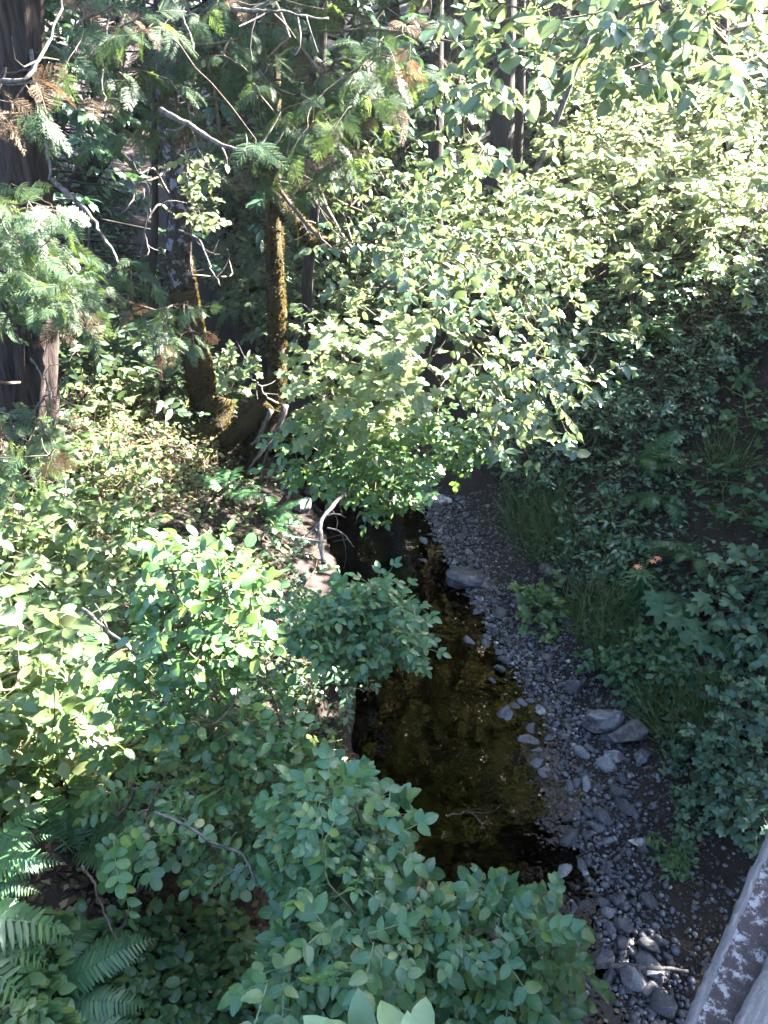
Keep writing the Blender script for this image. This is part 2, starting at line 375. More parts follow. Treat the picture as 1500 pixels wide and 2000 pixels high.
M['twig'] = bark_mat('twig_bark', (.05, .035, .025), (.13, .10, .075), 20, .4, bump=.3)
M['deadtwig'] = bark_mat('bare_twig', (.04, .034, .032), (.14, .125, .115), 14, .3, bump=.3)
M['greenstem'] = bark_mat('green_stem', (.06, .08, .03), (.14, .13, .06), 20, .4, bump=.2)
M['cedarbark'] = bark_mat('cedar_bark', (.008, .005, .005), (.05, .036, .032), 8, .07, bump=1.)
M['mossbark'] = bark_mat('mossy_bark', (.012, .009, .007), (.05, .038, .03), 8, .3, moss=(.05, .036, .013), moss_amt=.75, bump=1.)
M['lichbark'] = bark_mat('lichened_bark', (.012, .01, .01), (.05, .04, .037), 8, .35, lichen=(.15, .145, .165), lich_amt=.36, bump=.8)
M['darkbark'] = bark_mat('dark_bark', (.010, .008, .007), (.045, .034, .03), 8, .2, bump=.8)
M['stone'] = rock_mat('creek_stone', [(0, (.03, .03, .038)), (.4, (.062, .062, .085)), (.7, (.125, .125, .165)), (.84, (.13, .115, .115)), (.93, (.26, .26, .29)), (1, (.42, .41, .40))], .42, (.2, .2, .22))
M['slate'] = rock_mat('dark_rock', [(0, (.03, .03, .045)), (1, (.06, .06, .08))], .45, (.12, .12, .15))
M['bluerock'] = rock_mat('grey_blue_rock', [(0, (.12, .13, .16)), (1, (.18, .19, .22))], .5, (.3, .3, .32))
M['brownrock'] = rock_mat('brown_rock', [(0, (.10, .085, .09)), (1, (.14, .12, .12))], .55, (.2, .18, .18))
M['palerock'] = rock_mat('pale_rock', [(0, (.32, .31, .31)), (1, (.42, .40, .38))], .6, (.5, .48, .46))

def ground_mat():
    m, N, L, b, out = new_mat('forest_soil')
    tc = N.new('ShaderNodeTexCoord'); a = N.new('ShaderNodeAttribute'); a.attribute_name = 'lc'
    s = N.new('ShaderNodeSeparateXYZ'); L.new(a.outputs['Vector'], s.inputs[0])
    nz = N.new('ShaderNodeTexNoise'); nz.inputs['Scale'].default_value = 3.; nz.inputs['Detail'].default_value = 10; nz.inputs['Roughness'].default_value = .75; L.new(tc.outputs['Object'], nz.inputs['Vector'])
    n2 = N.new('ShaderNodeTexNoise'); n2.inputs['Scale'].default_value = 45.; n2.inputs['Detail'].default_value = 6; n2.inputs['Roughness'].default_value = .7; L.new(tc.outputs['Object'], n2.inputs['Vector'])
    r = ramp(N, [(.3, (.012, .008, .007)), (.55, (.034, .024, .021)), (.75, (.08, .058, .05))]); L.new(math_n(N, L, 'ADD', math_n(N, L, 'MULTIPLY', nz.outputs[0], .55), math_n(N, L, 'MULTIPLY', n2.outputs[0], .45)), r.inputs[0])
    bedr = ramp(N, [(.35, (.028, .016, .010)), (.6, (.06, .035, .022)), (.75, (.11, .07, .045))]); L.new(nz.outputs[0], bedr.inputs[0])
    c = mixc(N, L, s.outputs[0], r.outputs[0], bedr.outputs[0])
    c = mixc(N, L, s.outputs[1], c, (.17, .16, .02))          # algae on the bed
    grav = ramp(N, [(.35, (.006, .005, .006)), (.6, (.016, .014, .017)), (.75, (.04, .036, .04))]); L.new(n2.outputs[0], grav.inputs[0])
    c = mixc(N, L, s.outputs[2], c, grav.outputs[0])
    L.new(c, b.inputs['Base Color']); b.inputs['Roughness'].default_value = .85; b.inputs['Specular IOR Level'].default_value = .25
    bp = N.new('ShaderNodeBump'); bp.inputs['Strength'].default_value = .8; bp.inputs['Distance'].default_value = .03; L.new(n2.outputs[0], bp.inputs['Height']); L.new(bp.outputs[0], b.inputs['Normal'])
    return m
def water_mat():
    m, N, L, b, out = new_mat('creek_water'); N.remove(b)
    tc = N.new('ShaderNodeTexCoord'); nz = N.new('ShaderNodeTexNoise'); nz.inputs['Scale'].default_value = 5.; nz.inputs['Detail'].default_value = 3; L.new(tc.outputs['Object'], nz.inputs['Vector'])
    bp = N.new('ShaderNodeBump'); bp.inputs['Strength'].default_value = .12; bp.inputs['Distance'].default_value = .03; L.new(nz.outputs[0], bp.inputs['Height'])
    g = N.new('ShaderNodeBsdfGlossy'); g.inputs['Roughness'].default_value = .03; g.inputs[0].default_value = (.62, .52, .45, 1); L.new(bp.outputs[0], g.inputs['Normal'])  # reflection dimmed and tinted brown to mute the bright leaves mirrored in it
    t = N.new('ShaderNodeBsdfTransparent'); t.inputs[0].default_value = (.09, .06, .047, 1)
    fr = N.new('ShaderNodeFresnel'); fr.inputs['IOR'].default_value = 1.33; L.new(bp.outputs[0], fr.inputs['Normal'])
    mx = N.new('ShaderNodeMixShader'); L.new(fr.outputs[0], mx.inputs[0]); L.new(t.outputs[0], mx.inputs[1]); L.new(g.outputs[0], mx.inputs[2]); L.new(mx.outputs[0], out.inputs[0])
    return m

# ------------------------------------------------------------------ ground and water
def axis(lo, hi, fine_lo, fine_hi, f, c):
    a = np.arange(fine_lo, fine_hi, f); l = [fine_lo]; s = f
    while l[-1] > lo: s = min(s * 1.25, c); l.append(l[-1] - s)
    r = [fine_hi]; s = f
    while r[-1] < hi: s = min(s * 1.25, c); r.append(r[-1] + s)
    return np.concatenate([np.array(l[1:])[::-1], a, np.array(r)])
gx = axis(-60, 60, -5, 6, .07, 4); gy = axis(-20, 85, .3, 13, .07, 4)
X, Y = np.meshgrid(gx, gy); Z = H(X, Y)
mb = MB(); nx, ny = len(gx), len(gy)
i = np.arange(ny - 1)[:, None] * nx + np.arange(nx - 1)[None]
q = np.stack([i, i + 1, i + nx + 1, i + nx], -1).reshape(-1, 4)
xl, xw, xr = ip(Y, XL), ip(Y, XW), ip(Y, XR)
bedm = np.clip((xw + .1 - X) / .2, 0, 1) * np.clip((X - xl + .1) / .2, 0, 1)
gp = P(np.array([905., 945., 1020.]), np.array([1235., 1250., 1470.]), ghit([905, 945, 1020], [1235, 1250, 1470]))
alg = np.clip(1.1 - np.hypot(X - gp[0, 0], (Y - gp[0, 1]) * .7) / .28, 0, 1) * .8 + np.clip(1.1 - np.hypot(X - gp[1, 0], Y - gp[1, 1]) / .2, 0, 1) * .6
alg = np.clip(alg * (1 + .5 * wob(X, Y, 9, 2)), 0, .85)
grm = np.clip((X - xw + .15) / .2, 0, 1) * np.clip((xr - .35 - X + .3 * wob(X, Y, 2.2, 1)) / .45, 0, 1)
mb.add(np.stack([X, Y, Z], -1), None, q, np.stack([bedm, alg, grm], -1))
tag(mb.build('ground', ground_mat()), kind='structure')
mb = MB(); ys = np.arange(-8, 11.2, .15)
v = []
for yy in ys:
    a, b_ = ip(yy, XL) - .25, ip(yy, XR) - .25
    for k in range(5): v.append((a + (b_ - a) * k / 4, yy, 0.0 + .16 * max(yy - 16, 0)))
i = np.arange(len(ys) - 1)[:, None] * 5 + np.arange(4)[None]
mb.add(v, None, np.stack([i, i + 1, i + 6, i + 5], -1).reshape(-1, 4))
tag(mb.build('creek_water', water_mat()), kind='structure')

# ------------------------------------------------------------------ growing plants
def in_poly(px, py, poly):
    poly = np.asarray(poly, float); n = len(poly); c = np.zeros(len(px), bool); j = n - 1
    for i in range(n):
        xi, yi = poly[i]; xj, yj = poly[j]
        c ^= ((yi > py) != (yj > py)) & (px < (xj - xi) * (py - yi) / (yj - yi + 1e-9) + xi); j = i
    return c
def sample(poly, n, rng):
    poly = np.asarray(poly, float); lo, hi = poly.min(0), poly.max(0); out = np.zeros((0, 2))
    while len(out) < n:
        p = lo + (hi - lo) * rng.random((n * 3, 2)); out = np.concatenate([out, p[in_poly(p[:, 0], p[:, 1], poly)]])
    return out[:n]
def clumped(p, per, rad, rng):
    c = p[:max(1, len(p) // per)]; q_ = c[rng.integers(0, len(c), len(p))] + rng.normal(size=p.shape) * rad
    q_[:, 2] = np.maximum(q_[:, 2], np.maximum(H(q_[:, 0], q_[:, 1]), 0) + .05); return q_
def layered(p, step, rng):
    p = p.copy(); p[:, 2] = np.round((p[:, 2] + .12 * p[:, 0]) / step) * step - .12 * p[:, 0] + rng.normal(size=len(p)) * .025; return p
def cloud(poly, n, depth, rng):
    """points that fill a volume: depth = ('abs', near, far) or ('hug', lo, hi) metres of height above the ground"""
    s = sample(poly, n, rng)
    if depth[0] == 'abs':
        D = depth[1] + (depth[2] - depth[1]) * rng.random(n); p = P(s[:, 0], s[:, 1], D)
        D = np.minimum(D, np.maximum(ghit(s[:, 0], s[:, 1]) - .15, .8)); p = P(s[:, 0], s[:, 1], D)
    else:
        p = G(s[:, 0], s[:, 1]); p[:, 2] += depth[1] + (depth[2] - depth[1]) * rng.random(n) ** 1.4
    p[:, 2] = np.maximum(p[:, 2], np.maximum(H(p[:, 0], p[:, 1]), 0) + .06)
    return p
def grow(root, pts, rng, fan=.25):
    root = np.asarray(root, float); d = np.linalg.norm(pts - root, axis=1); pts = pts[np.argsort(d)]
    nodes = [root]; par = [-1]; plen = [0.]; A = np.zeros((len(pts) * 4 + 50, 3)); A[0] = root; PL = np.zeros(len(A)); n = 1; tips = []
    md = d.max() * .25 + .15
    for p in pts:
        c = np.linalg.norm(A[:n] - p, axis=1) + fan * PL[:n] + .15 * np.maximum(A[:n, 2] - p[2], 0)
        j = int(c.argmin()); L = np.linalg.norm(A[j] - p); k = min(3, int(L / md))
        a0 = A[j].copy(); jj = j
        for s in range(1, k + 1):
            t = s / (k + 1); m = a0 + (p - a0) * t + np.array([0, 0, .12 * L * t * (1 - t) * 2]) + rng.normal(size=3) * .04 * L
            A[n] = m; par.append(jj); PL[n] = PL[jj] + np.linalg.norm(m - A[jj]); jj = n; n += 1
        A[n] = p; par.append(jj); PL[n] = PL[jj] + np.linalg.norm(p - A[jj]); tips.append(n); n += 1
        if n > len(A) - 6: break
    return A[:n], np.array(par), np.array(tips)
def stems_of(mb, nodes, par, rtip, rmax, rng, sides=5):
    n = len(nodes); cnt = np.ones(n)
    for i in range(n - 1, 0, -1): cnt[par[i]] += cnt[i]
    r = np.minimum(rtip * cnt ** .45, rmax); i = np.arange(1, n)
    sticks(mb, nodes[par[i]], nodes[i], np.minimum(r[par[i]], r[i] * 1.5), r[i], sides, .05, rng)
def leafify(mb, tw, T, nodes, dirs, per, L, size, rng, droop=.25, up=1., jit=.45, rtw=.0015, var=.3, twig=True):
    m = len(nodes); d = nrm(dirs + rng.normal(size=(m, 3)) * .55 + np.array([0, 0, .12]))
    Ls = L * rng.uniform(.6, 1.3, m)
    end = nodes + d * Ls[:, None] - np.array([0, 0, 1.]) * (droop * Ls * .5)[:, None]
    if tw is not None and twig: sticks(tw, nodes, end, rtw * 1.5, rtw * .7, 3, .06, rng)
    sidev = nrm(np.cross(d, np.array([0, 0, 1.])) + 1e-6)
    t = (np.arange(per) + .7) / per; sg = np.where(np.arange(per) % 2, 1., -1.)
    pos = nodes[:, None] + (end - nodes)[:, None] * t[None, :, None]
    ld = d[:, None] * (.35 + .6 * t[None, :, None]) + sidev[:, None] * (sg * (1 - .45 * t))[None, :, None] + rng.normal(size=(m, per, 3)) * .3 - np.array([0, 0, droop])
    nn = np.array([0, 0, up]) + rng.normal(size=(m, per, 3)) * jit + d[:, None] * .25 + np.array([0, -.25, 0])
    pos = pos.reshape(-1, 3); ld = ld.reshape(-1, 3); nn = nn.reshape(-1, 3)
    s = size * rng.uniform(1 - var, 1 + var, len(pos))
    R = frame_from(ld, nn)
    Ts = T if isinstance(T, list) else [T]; pick = rng.integers(0, len(Ts), len(pos))
    for k, TT in enumerate(Ts):
        w_ = pick == k; mb.inst(TT, pos[w_], R[w_], s[w_])
LIT = []; SHADE = []
def plant(name, label, cat, root, pts, T, size, per, L, lm, sm, seed=0, group=None, droop=.25, up=1., jit=.45, rtip=.0022, rmax=.02, fan=.25, dead=0., T2=None, stem='stem', leaves='foliage', parent=None, twig=True, var=.3):
    rng = np.random.default_rng(seed + 100); nodes, par, tips = grow(root, pts, rng, fan)
    base = np.asarray(root, float); o = parent or thing(name, label, cat, base, group)
    ms = MB(); ml = MB(); md = MB(); stems_of(ms, nodes, par, rtip, rmax, rng)
    dirs = nrm(nodes[tips] - nodes[par[tips]]); dirs[:, 2] *= .5
    k = rng.random(len(tips)) < dead
    leafify(ml, ms, T, nodes[tips][~k], dirs[~k], per, L, size, rng, droop, up, jit, rtip * .6, var, twig)
    if k.any(): leafify(md, ms, T, nodes[tips][k], dirs[k], per, L, size, rng, droop, up, jit, rtip * .6, var, twig)
    b0 = np.array(o.location)
    if ms.n: ms.build(stem, sm, o, True, b0)
    if ml.n: ml.build(leaves, lm, o, True, b0)
    if md.n: md.build('dead_' + leaves, M['brown'], o, True, b0)
    return o
def under(pts, dx=0, dy=0, q=.5):
    x, y = np.median(pts[:, 0]) + dx, np.median(pts[:, 1]) + dy
    return np.array([x, y, float(H(x, y))])
def shrub(name, label, cat, poly, n, depth, T, size, per, L, lm, sm, seed, root=None, off=(0, .1), **k):
    rng = np.random.default_rng(seed); pts = cloud(poly, n, depth, rng); st = k.pop('step', 0); pts = layered(pts, st, rng) if st else pts; cl = k.pop('clump', None); pts = clumped(pts, cl[0], cl[1], rng) if cl else pts
    r = np.array(root, float) if root is not None else under(pts, *off)
    return plant(name, label, cat, r, pts, T, size, per, L, M[lm], M[sm], seed, **k)

# ------------------------------------------------------------------ sunlit air: one closed box round the whole scene
def haze_box():
    lo, hi = np.array([-75., -35., -1.4]), np.array([75., 100., 30.])
    v = [(x, y, z) for x in (lo[0], hi[0]) for y in (lo[1], hi[1]) for z in (lo[2], hi[2])]
    m_ = MB(); m_.add(v, None, [(0, 1, 3, 2), (4, 6, 7, 5), (0, 4, 5, 1), (2, 3, 7, 6), (0, 2, 6, 4), (1, 5, 7, 3)])
    mt = bpy.data.materials.new('haze'); mt.use_nodes = True; N = mt.node_tree.nodes; N.remove(N['Principled BSDF'])
    pv = N.new('ShaderNodeVolumePrincipled'); pv.inputs['Color'].default_value = (.8, .9, 1., 1); pv.inputs['Density'].default_value = HAZE; pv.inputs['Anisotropy'].default_value = .84
    mt.node_tree.links.new(pv.outputs[0], N['Material Output'].inputs['Volume'])
    tag(m_.build('haze', mt, None, False), kind='stuff')
HAZE = .001
haze_box()
# ------------------------------------------------------------------ what the sun reaches (points in the sunlit plants)
def targets(poly, n, depth, seed): return cloud(poly, n, depth, np.random.default_rng(seed))
LIT = np.concatenate([
    targets([(560, 600), (800, 580), (1160, 740), (1000, 850), (560, 850)], 90, ('abs', 5.6, 7.2), 1),
    targets([(660, 370), (1060, 420), (1100, 540), (900, 600), (680, 480)], 50, ('abs', 6.6, 9.), 2),
    targets([(-40, 960), (260, 1000), (280, 1200), (200, 1480), (-40, 1540)], 90, ('hug', .2, .7), 3),
    targets([(290, 1020), (420, 1040), (520, 1080), (480, 1130), (300, 1250)], 40, ('abs', 2.7, 3.4), 4),
    targets([(140, 720), (420, 760), (500, 950), (200, 1000)], 70, ('hug', .05, .4), 5),
    targets([(900, 0), (1500, 0), (1500, 500), (1000, 560), (900, 350)], 150, ('abs', 8.5, 15), 6),
    targets([(900, -20), (1480, -20), (1300, 120), (1000, 120)], 40, ('abs', 3.9, 5.2), 7),
    targets([(-40, 400), (120, 360), (180, 620), (0, 600)], 30, ('abs', 5.0, 5.8), 8),
    targets([(880, 560), (1420, 480), (1420, 540), (1080, 640)], 50, ('hug', .3, 1.2), 9),
    targets([(370, 680), (410, 680), (425, 800), (390, 800)], 10, ('abs', 8.8, 9.2), 10),
    targets([(530, 560), (555, 560), (555, 750), (530, 750)], 10, ('abs', 8.3, 8.6), 11)])
def clear_of_lit(c, rad):
    ok = np.ones(len(c), bool)
    for i0 in range(0, len(c), 500):
        v = c[i0:i0 + 500, None, :] - LIT[None]; t = v @ SUN
        d = np.linalg.norm(v - t[..., None] * SUN, axis=-1); ok[i0:i0 + 500] = ~((t > 0) & (d < rad)).any(1)
    return ok
# ------------------------------------------------------------------ large trees
def PY(px, py, y):
    r = ray(px, py); t = y / r[1]; return np.array([0, 0, CAMZ]) + r * t
def trunk_path(pts, n=24): return spline(np.array(pts), n)
def bare(par, px_pts, rad, seed, side=4):
    """a bare dead branch through (px, py, depth) points, with a few short side twigs: a part of its tree"""
    mb = MB()
    p = spline(np.array([P(a, b, d) for a, b, d in px_pts]), 18); r = np.random.default_rng(seed)
    p = p + r.normal(size=p.shape) * .012 * np.linspace(0, 1, 18)[:, None]
    tube(mb, p, np.linspace(rad, rad * .45, 18), 6, .25, seed)
    i = r.integers(4, 17, side); d = nrm(r.normal(size=(side, 3)) + np.array([.2, 0, -.3]))
    sticks(mb, p[i], p[i] + d * r.uniform(.1, .4, side)[:, None], rad * .45, rad * .2, 4, .12, r)
    mb.build('bare_branch', M['deadtwig'], par, True, np.array(par.location))

gA = G1(62, 950)
tA = thing('cedar_tree', 'big cedar with thick furrowed bark standing at the left edge', 'tree', gA)
mb = MB(); yA = gA[1]
pA = trunk_path([gA - [0, 0, .3], gA + [0, 0, .2], PY(58, 700, yA), PY(40, 400, yA), PY(28, 60, yA), PY(10, -500, yA), PY(0, -1100, yA)], 60)
rA = np.interp(np.linspace(0, 1, 60), [0, .06, .12, .5, 1], [.42, .33, .27, .25, .13]); tube(mb, pA, rA, 40, .07, 3, True, .02, 9)
mb.build('trunk', M['cedarbark'], tA, True, gA)
mb = MB()
bare(tA, [(45, 40, 6.3), (70, 150, 6.2), (90, 260, 6.1), (98, 350, 6.1)], .026, 1, 3)
bare(tA, [(0, 158, 4.6), (55, 150, 4.6), (95, 80, 4.7), (132, -10, 4.8)], .014, 2, 2)
bare(tA, [(100, 350, 6.2), (150, 395, 6.1), (190, 440, 6.0), (232, 515, 5.9)], .022, 3, 3)
bare(tA, [(60, 60, 6.6), (110, 100, 6.6), (190, 140, 6.7), (260, 190, 6.8)], .03, 4, 4)
bare(tA, [(160, 10, 6.2), (200, 60, 6.2), (245, 125, 6.2)], .017, 5, 3)
bare(tA, [(218, -10, 5.6), (205, 80, 5.6), (200, 150, 5.6), (205, 215, 5.6)], .009, 6, 5)
bare(tA, [(30, 900, 6.6), (70, 800, 6.4), (95, 770, 6.4), (110, 790, 6.3)], .012, 7, 5)
bare(tA, [(60, 700, 6.5), (80, 730, 6.3), (105, 780, 6.2)], .010, 8, 4)
bare(tA, [(330, -10, 5.6), (360, 40, 5.6), (385, 105, 5.6)], .011, 9, 4)
bare(tA, [(450, 18, 5.2), (520, 22, 5.2), (640, 34, 5.3)], .017, 10, 5)
bare(tA, [(490, 20, 5.2), (530, 0, 5.2), (590, -20, 5.2)], .01, 11, 2)
bare(tA, [(312, 215, 6.0), (370, 245, 5.9), (440, 285, 5.8), (510, 305, 5.7)], .026, 12, 6)
bare(tA, [(200, 560, 6.3), (250, 620, 6.2), (330, 640, 6.1)], .012, 13, 4)
def sprays(parent, poly, n, D, root, seed, size=.33, per=3, dead=.1, droop=.55, rmax=.03, clear=.28):
    rng = np.random.default_rng(seed); pts = cloud(poly, n, D, rng); pts = pts[clear_of_lit(pts, clear)] if clear else pts
    plant('x', None, None, root, pts, CEDAR, size, per, .2, M['cedar'], M['twig'], seed, None, droop, .8, .4, .003, rmax, .3, dead, stem='branch', leaves='foliage', parent=parent)
topA = PY(14, -350, yA)
sprays(tA, [(150, 0), (330, 20), (560, -60), (560, 130), (540, 260), (420, 330), (300, 260), (180, 280), (120, 180)], 260, ('abs', 5.0, 7.0), topA, 21, .19, 4, .16)
sprays(tA, [(500, -60), (850, -60), (850, 120), (760, 200), (700, 330), (560, 330), (500, 240)], 210, ('abs', 5.2, 7.2), topA + [.6, -.3, .4], 22, .19, 4, .16)
sprays(tA, [(420, 250), (700, 250), (690, 360), (600, 400), (520, 370), (430, 330)], 60, ('abs', 6.2, 7.2), topA + [.6, .3, .2], 23, .18, 3, .2)
sprays(tA, [(-60, 430), (50, 370), (100, 380), (110, 450), (165, 560), (150, 620), (60, 550), (-40, 590)], 90, ('abs', 4.8, 5.6), PY(40, 380, yA), 24, .17, 4, .04, clear=0)
sprays(tA, [(300, 590), (390, 580), (415, 610), (390, 650), (320, 660), (290, 700)], 14, ('abs', 5.6, 6.1), PY(60, 520, yA), 25, .15, 4, .05, clear=0)
sprays(tA, [(200, 500), (280, 520), (270, 600), (200, 600)], 16, ('abs', 6.0, 6.6), PY(60, 480, yA), 26, .16, 2, .05, clear=0)
sprays(tA, [(-50, 790), (100, 820), (120, 900), (50, 900), (-40, 890)], 30, ('abs', 5.2, 5.8), PY(55, 740, yA), 27, .16, 3, .1, clear=0)
sprays(tA, [(-40, 160), (70, 165), (60, 220), (-30, 240)], 9, ('abs', 4.7, 5.0), PY(32, 140, yA), 28, .22, 3, .75, clear=0)

mossmat = leaf_mat('moss', [(0, (.016, .016, .007)), (.5, (.036, .03, .010)), (.85, (.075, .052, .016)), (1, (.12, .08, .022))], (.2, .13, .025), .28, .8, .15, False)
def moss(par, path, rad, n, seed, lo=0., hi=1.):
    r = np.random.default_rng(seed); k = len(path); t = r.uniform(lo, hi, n) * (k - 1); i_ = np.minimum(t.astype(int), k - 2); f = (t - i_)[:, None]
    c = path[i_] * (1 - f) + path[i_ + 1] * f; tan = nrm(path[i_ + 1] - path[i_]); rr = rad[i_] * (1 - f[:, 0]) + rad[i_ + 1] * f[:, 0]
    d = nrm(np.cross(tan, r.normal(size=(n, 3)))); patch = (np.sin(c[:, 2] * 5 + d[:, 0] * 3) + np.sin(c[:, 2] * 11 - d[:, 1] * 4) + r.normal(size=n) * .6) > -.35
    c, d, rr, tan = c[patch], d[patch], rr[patch], tan[patch]; m_ = MB()
    nn = r.normal(size=c.shape); m_.inst(QUAD, c + d * rr[:, None] * .97, frame_from(nrm(d + nn * .7 - [0, 0, .35]), nn), r.uniform(.015, .045, len(c)))
    m_.build('moss', mossmat, par, True, np.array(par.location))
gB = G1(402, 850); yB = gB[1]
tB = thing('alder_tree', 'leaning tree with lichen spotted trunk and mossy orange foot behind the cedar spray', 'tree', gB)
pB = trunk_path([gB + [.1, -.1, -.3], PY(403, 800, yB), PY(388, 720, yB), PY(366, 610, yB), PY(349, 490, yB), PY(352, 380, yB), PY(334, 250, yB), PY(322, 100, yB), PY(330, -200, yB + .3), PY(380, -700, yB + .6)], 70)
cutB = 26; rB = np.interp(np.linspace(0, 1, 70), [0, .06, .12, .3, 1], [.34, .25, .20, .18, .09])
mb = MB(); tube(mb, pB[:cutB + 1], rB[:cutB + 1], 20, .12, 5, True, .05); mb.build('mossy_trunk', M['mossbark'], tB, True, gB); moss(tB, pB[:cutB + 6], rB[:cutB + 6], 9000, 1)
mb = MB(); tube(mb, pB[cutB:], rB[cutB:], 20, .08, 6, True, .04); mb.build('trunk', M['lichbark'], tB, True, gB)
mb = MB()
for a, pts in enumerate([[(330, 330, 8.4), (300, 350, 8.0), (270, 360, 7.7), (240, 420, 7.5)], [(340, 420, 8.4), (310, 400, 8.1), (285, 440, 8.0), (290, 500, 7.9)],
                         [(345, 300, 8.4), (400, 330, 8.3), (450, 360, 8.2)], [(350, 450, 8.4), (390, 470, 8.2), (410, 520, 8.1), (430, 560, 8.0)], [(330, 380, 8.3), (300, 330, 8.0), (270, 340, 7.8), (255, 300, 7.7)]]):
    bare(tB, pts, .014, 40 + a, 6)

gC = G1(492, 900); yC = gC[1]
tC = thing('maple_tree', 'slim mossy trunk rising from a splayed root mass beside the creek', 'tree', gC)
pC = trunk_path([gC + [-.12, 0, -.25], PY(500, 860, yC), PY(525, 800, yC), PY(540, 740, yC), PY(541, 640, yC), PY(537, 520, yC), PY(534, 380, yC), PY(534, 200, yC), PY(545, -150, yC), PY(600, -650, yC)], 70)
rC = np.interp(np.linspace(0, 1, 70), [0, .07, .13, .2, .5, 1], [.24, .2, .16, .115, .105, .06])
mb = MB(); tube(mb, pC, rC, 20, .14, 8, True, .06); mb.build('trunk', M['mossbark'], tC, True, gC); moss(tC, pC, rC, 12000, 2, 0, .62)
pp_, rr_ = spline([PY(530, 790, yC - .1), PY(470, 840, yC - .2), PY(420, 880, yC - .3), G1(380, 925)], 16), np.linspace(.15, .09, 16); mb = MB(); tube(mb, pp_, rr_, 12, .12, 9, True, .04); mb.build('root', M['mossbark'], tC, True, gC); moss(tC, pp_, rr_, 3500, 20)
pp_, rr_ = spline([PY(535, 800, yC - .1), PY(510, 880, yC - .3), PY(485, 935, yC - .5), G1(455, 985) - [0, 0, .1]], 16), np.linspace(.15, .05, 16); mb = MB(); tube(mb, pp_, rr_, 10, .12, 10, True, .04); mb.build('root', M['mossbark'], tC, True, gC); moss(tC, pp_, rr_, 3500, 21)
pp_, rr_ = spline([PY(440, 780, yC + .2), PY(420, 830, yC), PY(330, 860, yC - .2), G1(250, 880)], 16), np.linspace(.14, .06, 16); mb = MB(); tube(mb, pp_, rr_, 12, .12, 11, True, .04); mb.build('root', M['mossbark'], tC, True, gC); moss(tC, pp_, rr_, 3500, 22)
mb = MB()
tube(mb, spline([PY(556, 790, yC - .2), PY(545, 830, yC - .35), PY(515, 875, yC - .45), PY(480, 925, yC - .6)], 14), np.linspace(.05, .012, 14), 6, .3, 12)
tube(mb, spline([PY(530, 800, yC - .3), PY(505, 855, yC - .4), PY(490, 870, yC - .45)], 14), np.linspace(.035, .02, 14), 6, .3, 13)
tube(mb, spline([PY(548, 840, yC - .4), PY(520, 890, yC - .5), PY(505, 960, yC - .6)], 14), np.linspace(.02, .012, 14), 6, .3, 13)
mb.build('split_wood', M['deadtwig'], tC, True, gC)
pp_ = spline([PY(538, 385, yC), PY(575, 430, yC - .3), PY(630, 480, yC - .6), PY(690, 500, yC - .8)], 18); rr_ = np.linspace(.11, .085, 18); mb = MB(); tube(mb, pp_, rr_, 14, .15, 14, True, .06); mb.build('limb', M['mossbark'], tC, True, gC); moss(tC, pp_, rr_, 3000, 31)
mb = MB(); bare(tC, [(545, 370, 8.4), (600, 440, 8.1), (640, 480, 7.9), (675, 495, 7.7)], .02, 51, 7)
bare(tC, [(548, 790, 8.0), (520, 775, 7.6), (505, 750, 7.5), (480, 735, 7.4)], .012, 52, 4); bare(tC, [(560, 690, 8.2), (590, 640, 7.9), (615, 590, 7.7)], .028, 53, 2)

gE = G1(88, 560)
tE = thing('leaning_tree', 'dark trunk leaning steeply to the right behind the big cedar', 'tree', gE)
mb = MB(); tube(mb, trunk_path([gE - [0, 0, .2], PY(110, 440, gE[1]), PY(165, 345, gE[1]), PY(240, 250, gE[1] - .2), PY(330, 150, gE[1] - .4), PY(430, 0, gE[1] - .6), PY(520, -250, gE[1] - .6)], 40), np.linspace(.26, .12, 40), 16, .1, 15, True, .05)
mb.build('trunk', M['darkbark'], tE, True, gE)

# trunks farther back, each with its own crown
def far_tree(name, label, pxs, y, r0, seed, crown, bark='darkbark', lm='far', T=QUAD, group=None):
    pts = [PY(a, b, y) for a, b in pxs]; b0 = pts[0].copy(); b0[2] = H(b0[0], b0[1])
    if pts[0][2] > b0[2]: pts = [b0 - [0, 0, .2]] + pts
    o = thing(name, label, 'tree', b0, group)
    m = MB(); tube(m, trunk_path(pts, 30), np.linspace(r0, r0 * .5, 30), 12, .08, seed, True, .04); m.build('trunk', M[bark], o, True, b0)
    if crown is not None:
        n, c, rad, size, per = crown; r = np.random.default_rng(seed)
        q_ = nrm(r.normal(size=(n, 3))) * (r.random((n, 1)) ** .45) * np.array(rad) + pts[-1] + np.array(c)
        plant('x', None, None, pts[-2], q_, T, size, per, .5, M[lm], M['twig'], seed, None, .3, 1., .6, .004, .07, stem='branch', leaves='crown', parent=o, twig=False)
    return o
far_tree('fir_tree', 'straight dark trunk above the middle of the picture', [(848, 470), (850, 300), (852, 100), (855, -330), (858, -1000)], 12., .14, 61, (200, (0, 0, -.8), (2., 1.6, 2.4), .17, 22))
far_tree('fir_tree', 'thickest grey trunk among the shaded trunks behind the alder leaves', [(965, 400), (978, 300), (985, 150), (990, -300), (995, -1000)], 14., .24, 62, (220, (.3, .6, -.8), (2.3, 1.7, 2.6), .18, 22))
far_tree('fir_tree', 'thin dark trunk close to the right of the thickest grey trunk', [(1005, 390), (1012, 280), (1018, 120), (1022, -250)], 14.6, .11, 63, None)
far_tree('slender_tree', 'slender pale stem leaning right among sunlit leaves', [(1035, 390), (1062, 300), (1112, 170), (1160, 40)], 11., .055, 64, None, 'deadtwig')
far_tree('slender_tree', 'thin trunk standing in the bright leaves near the right edge', [(1392, 420), (1402, 330), (1410, 200), (1415, 0)], 13., .11, 65, None)
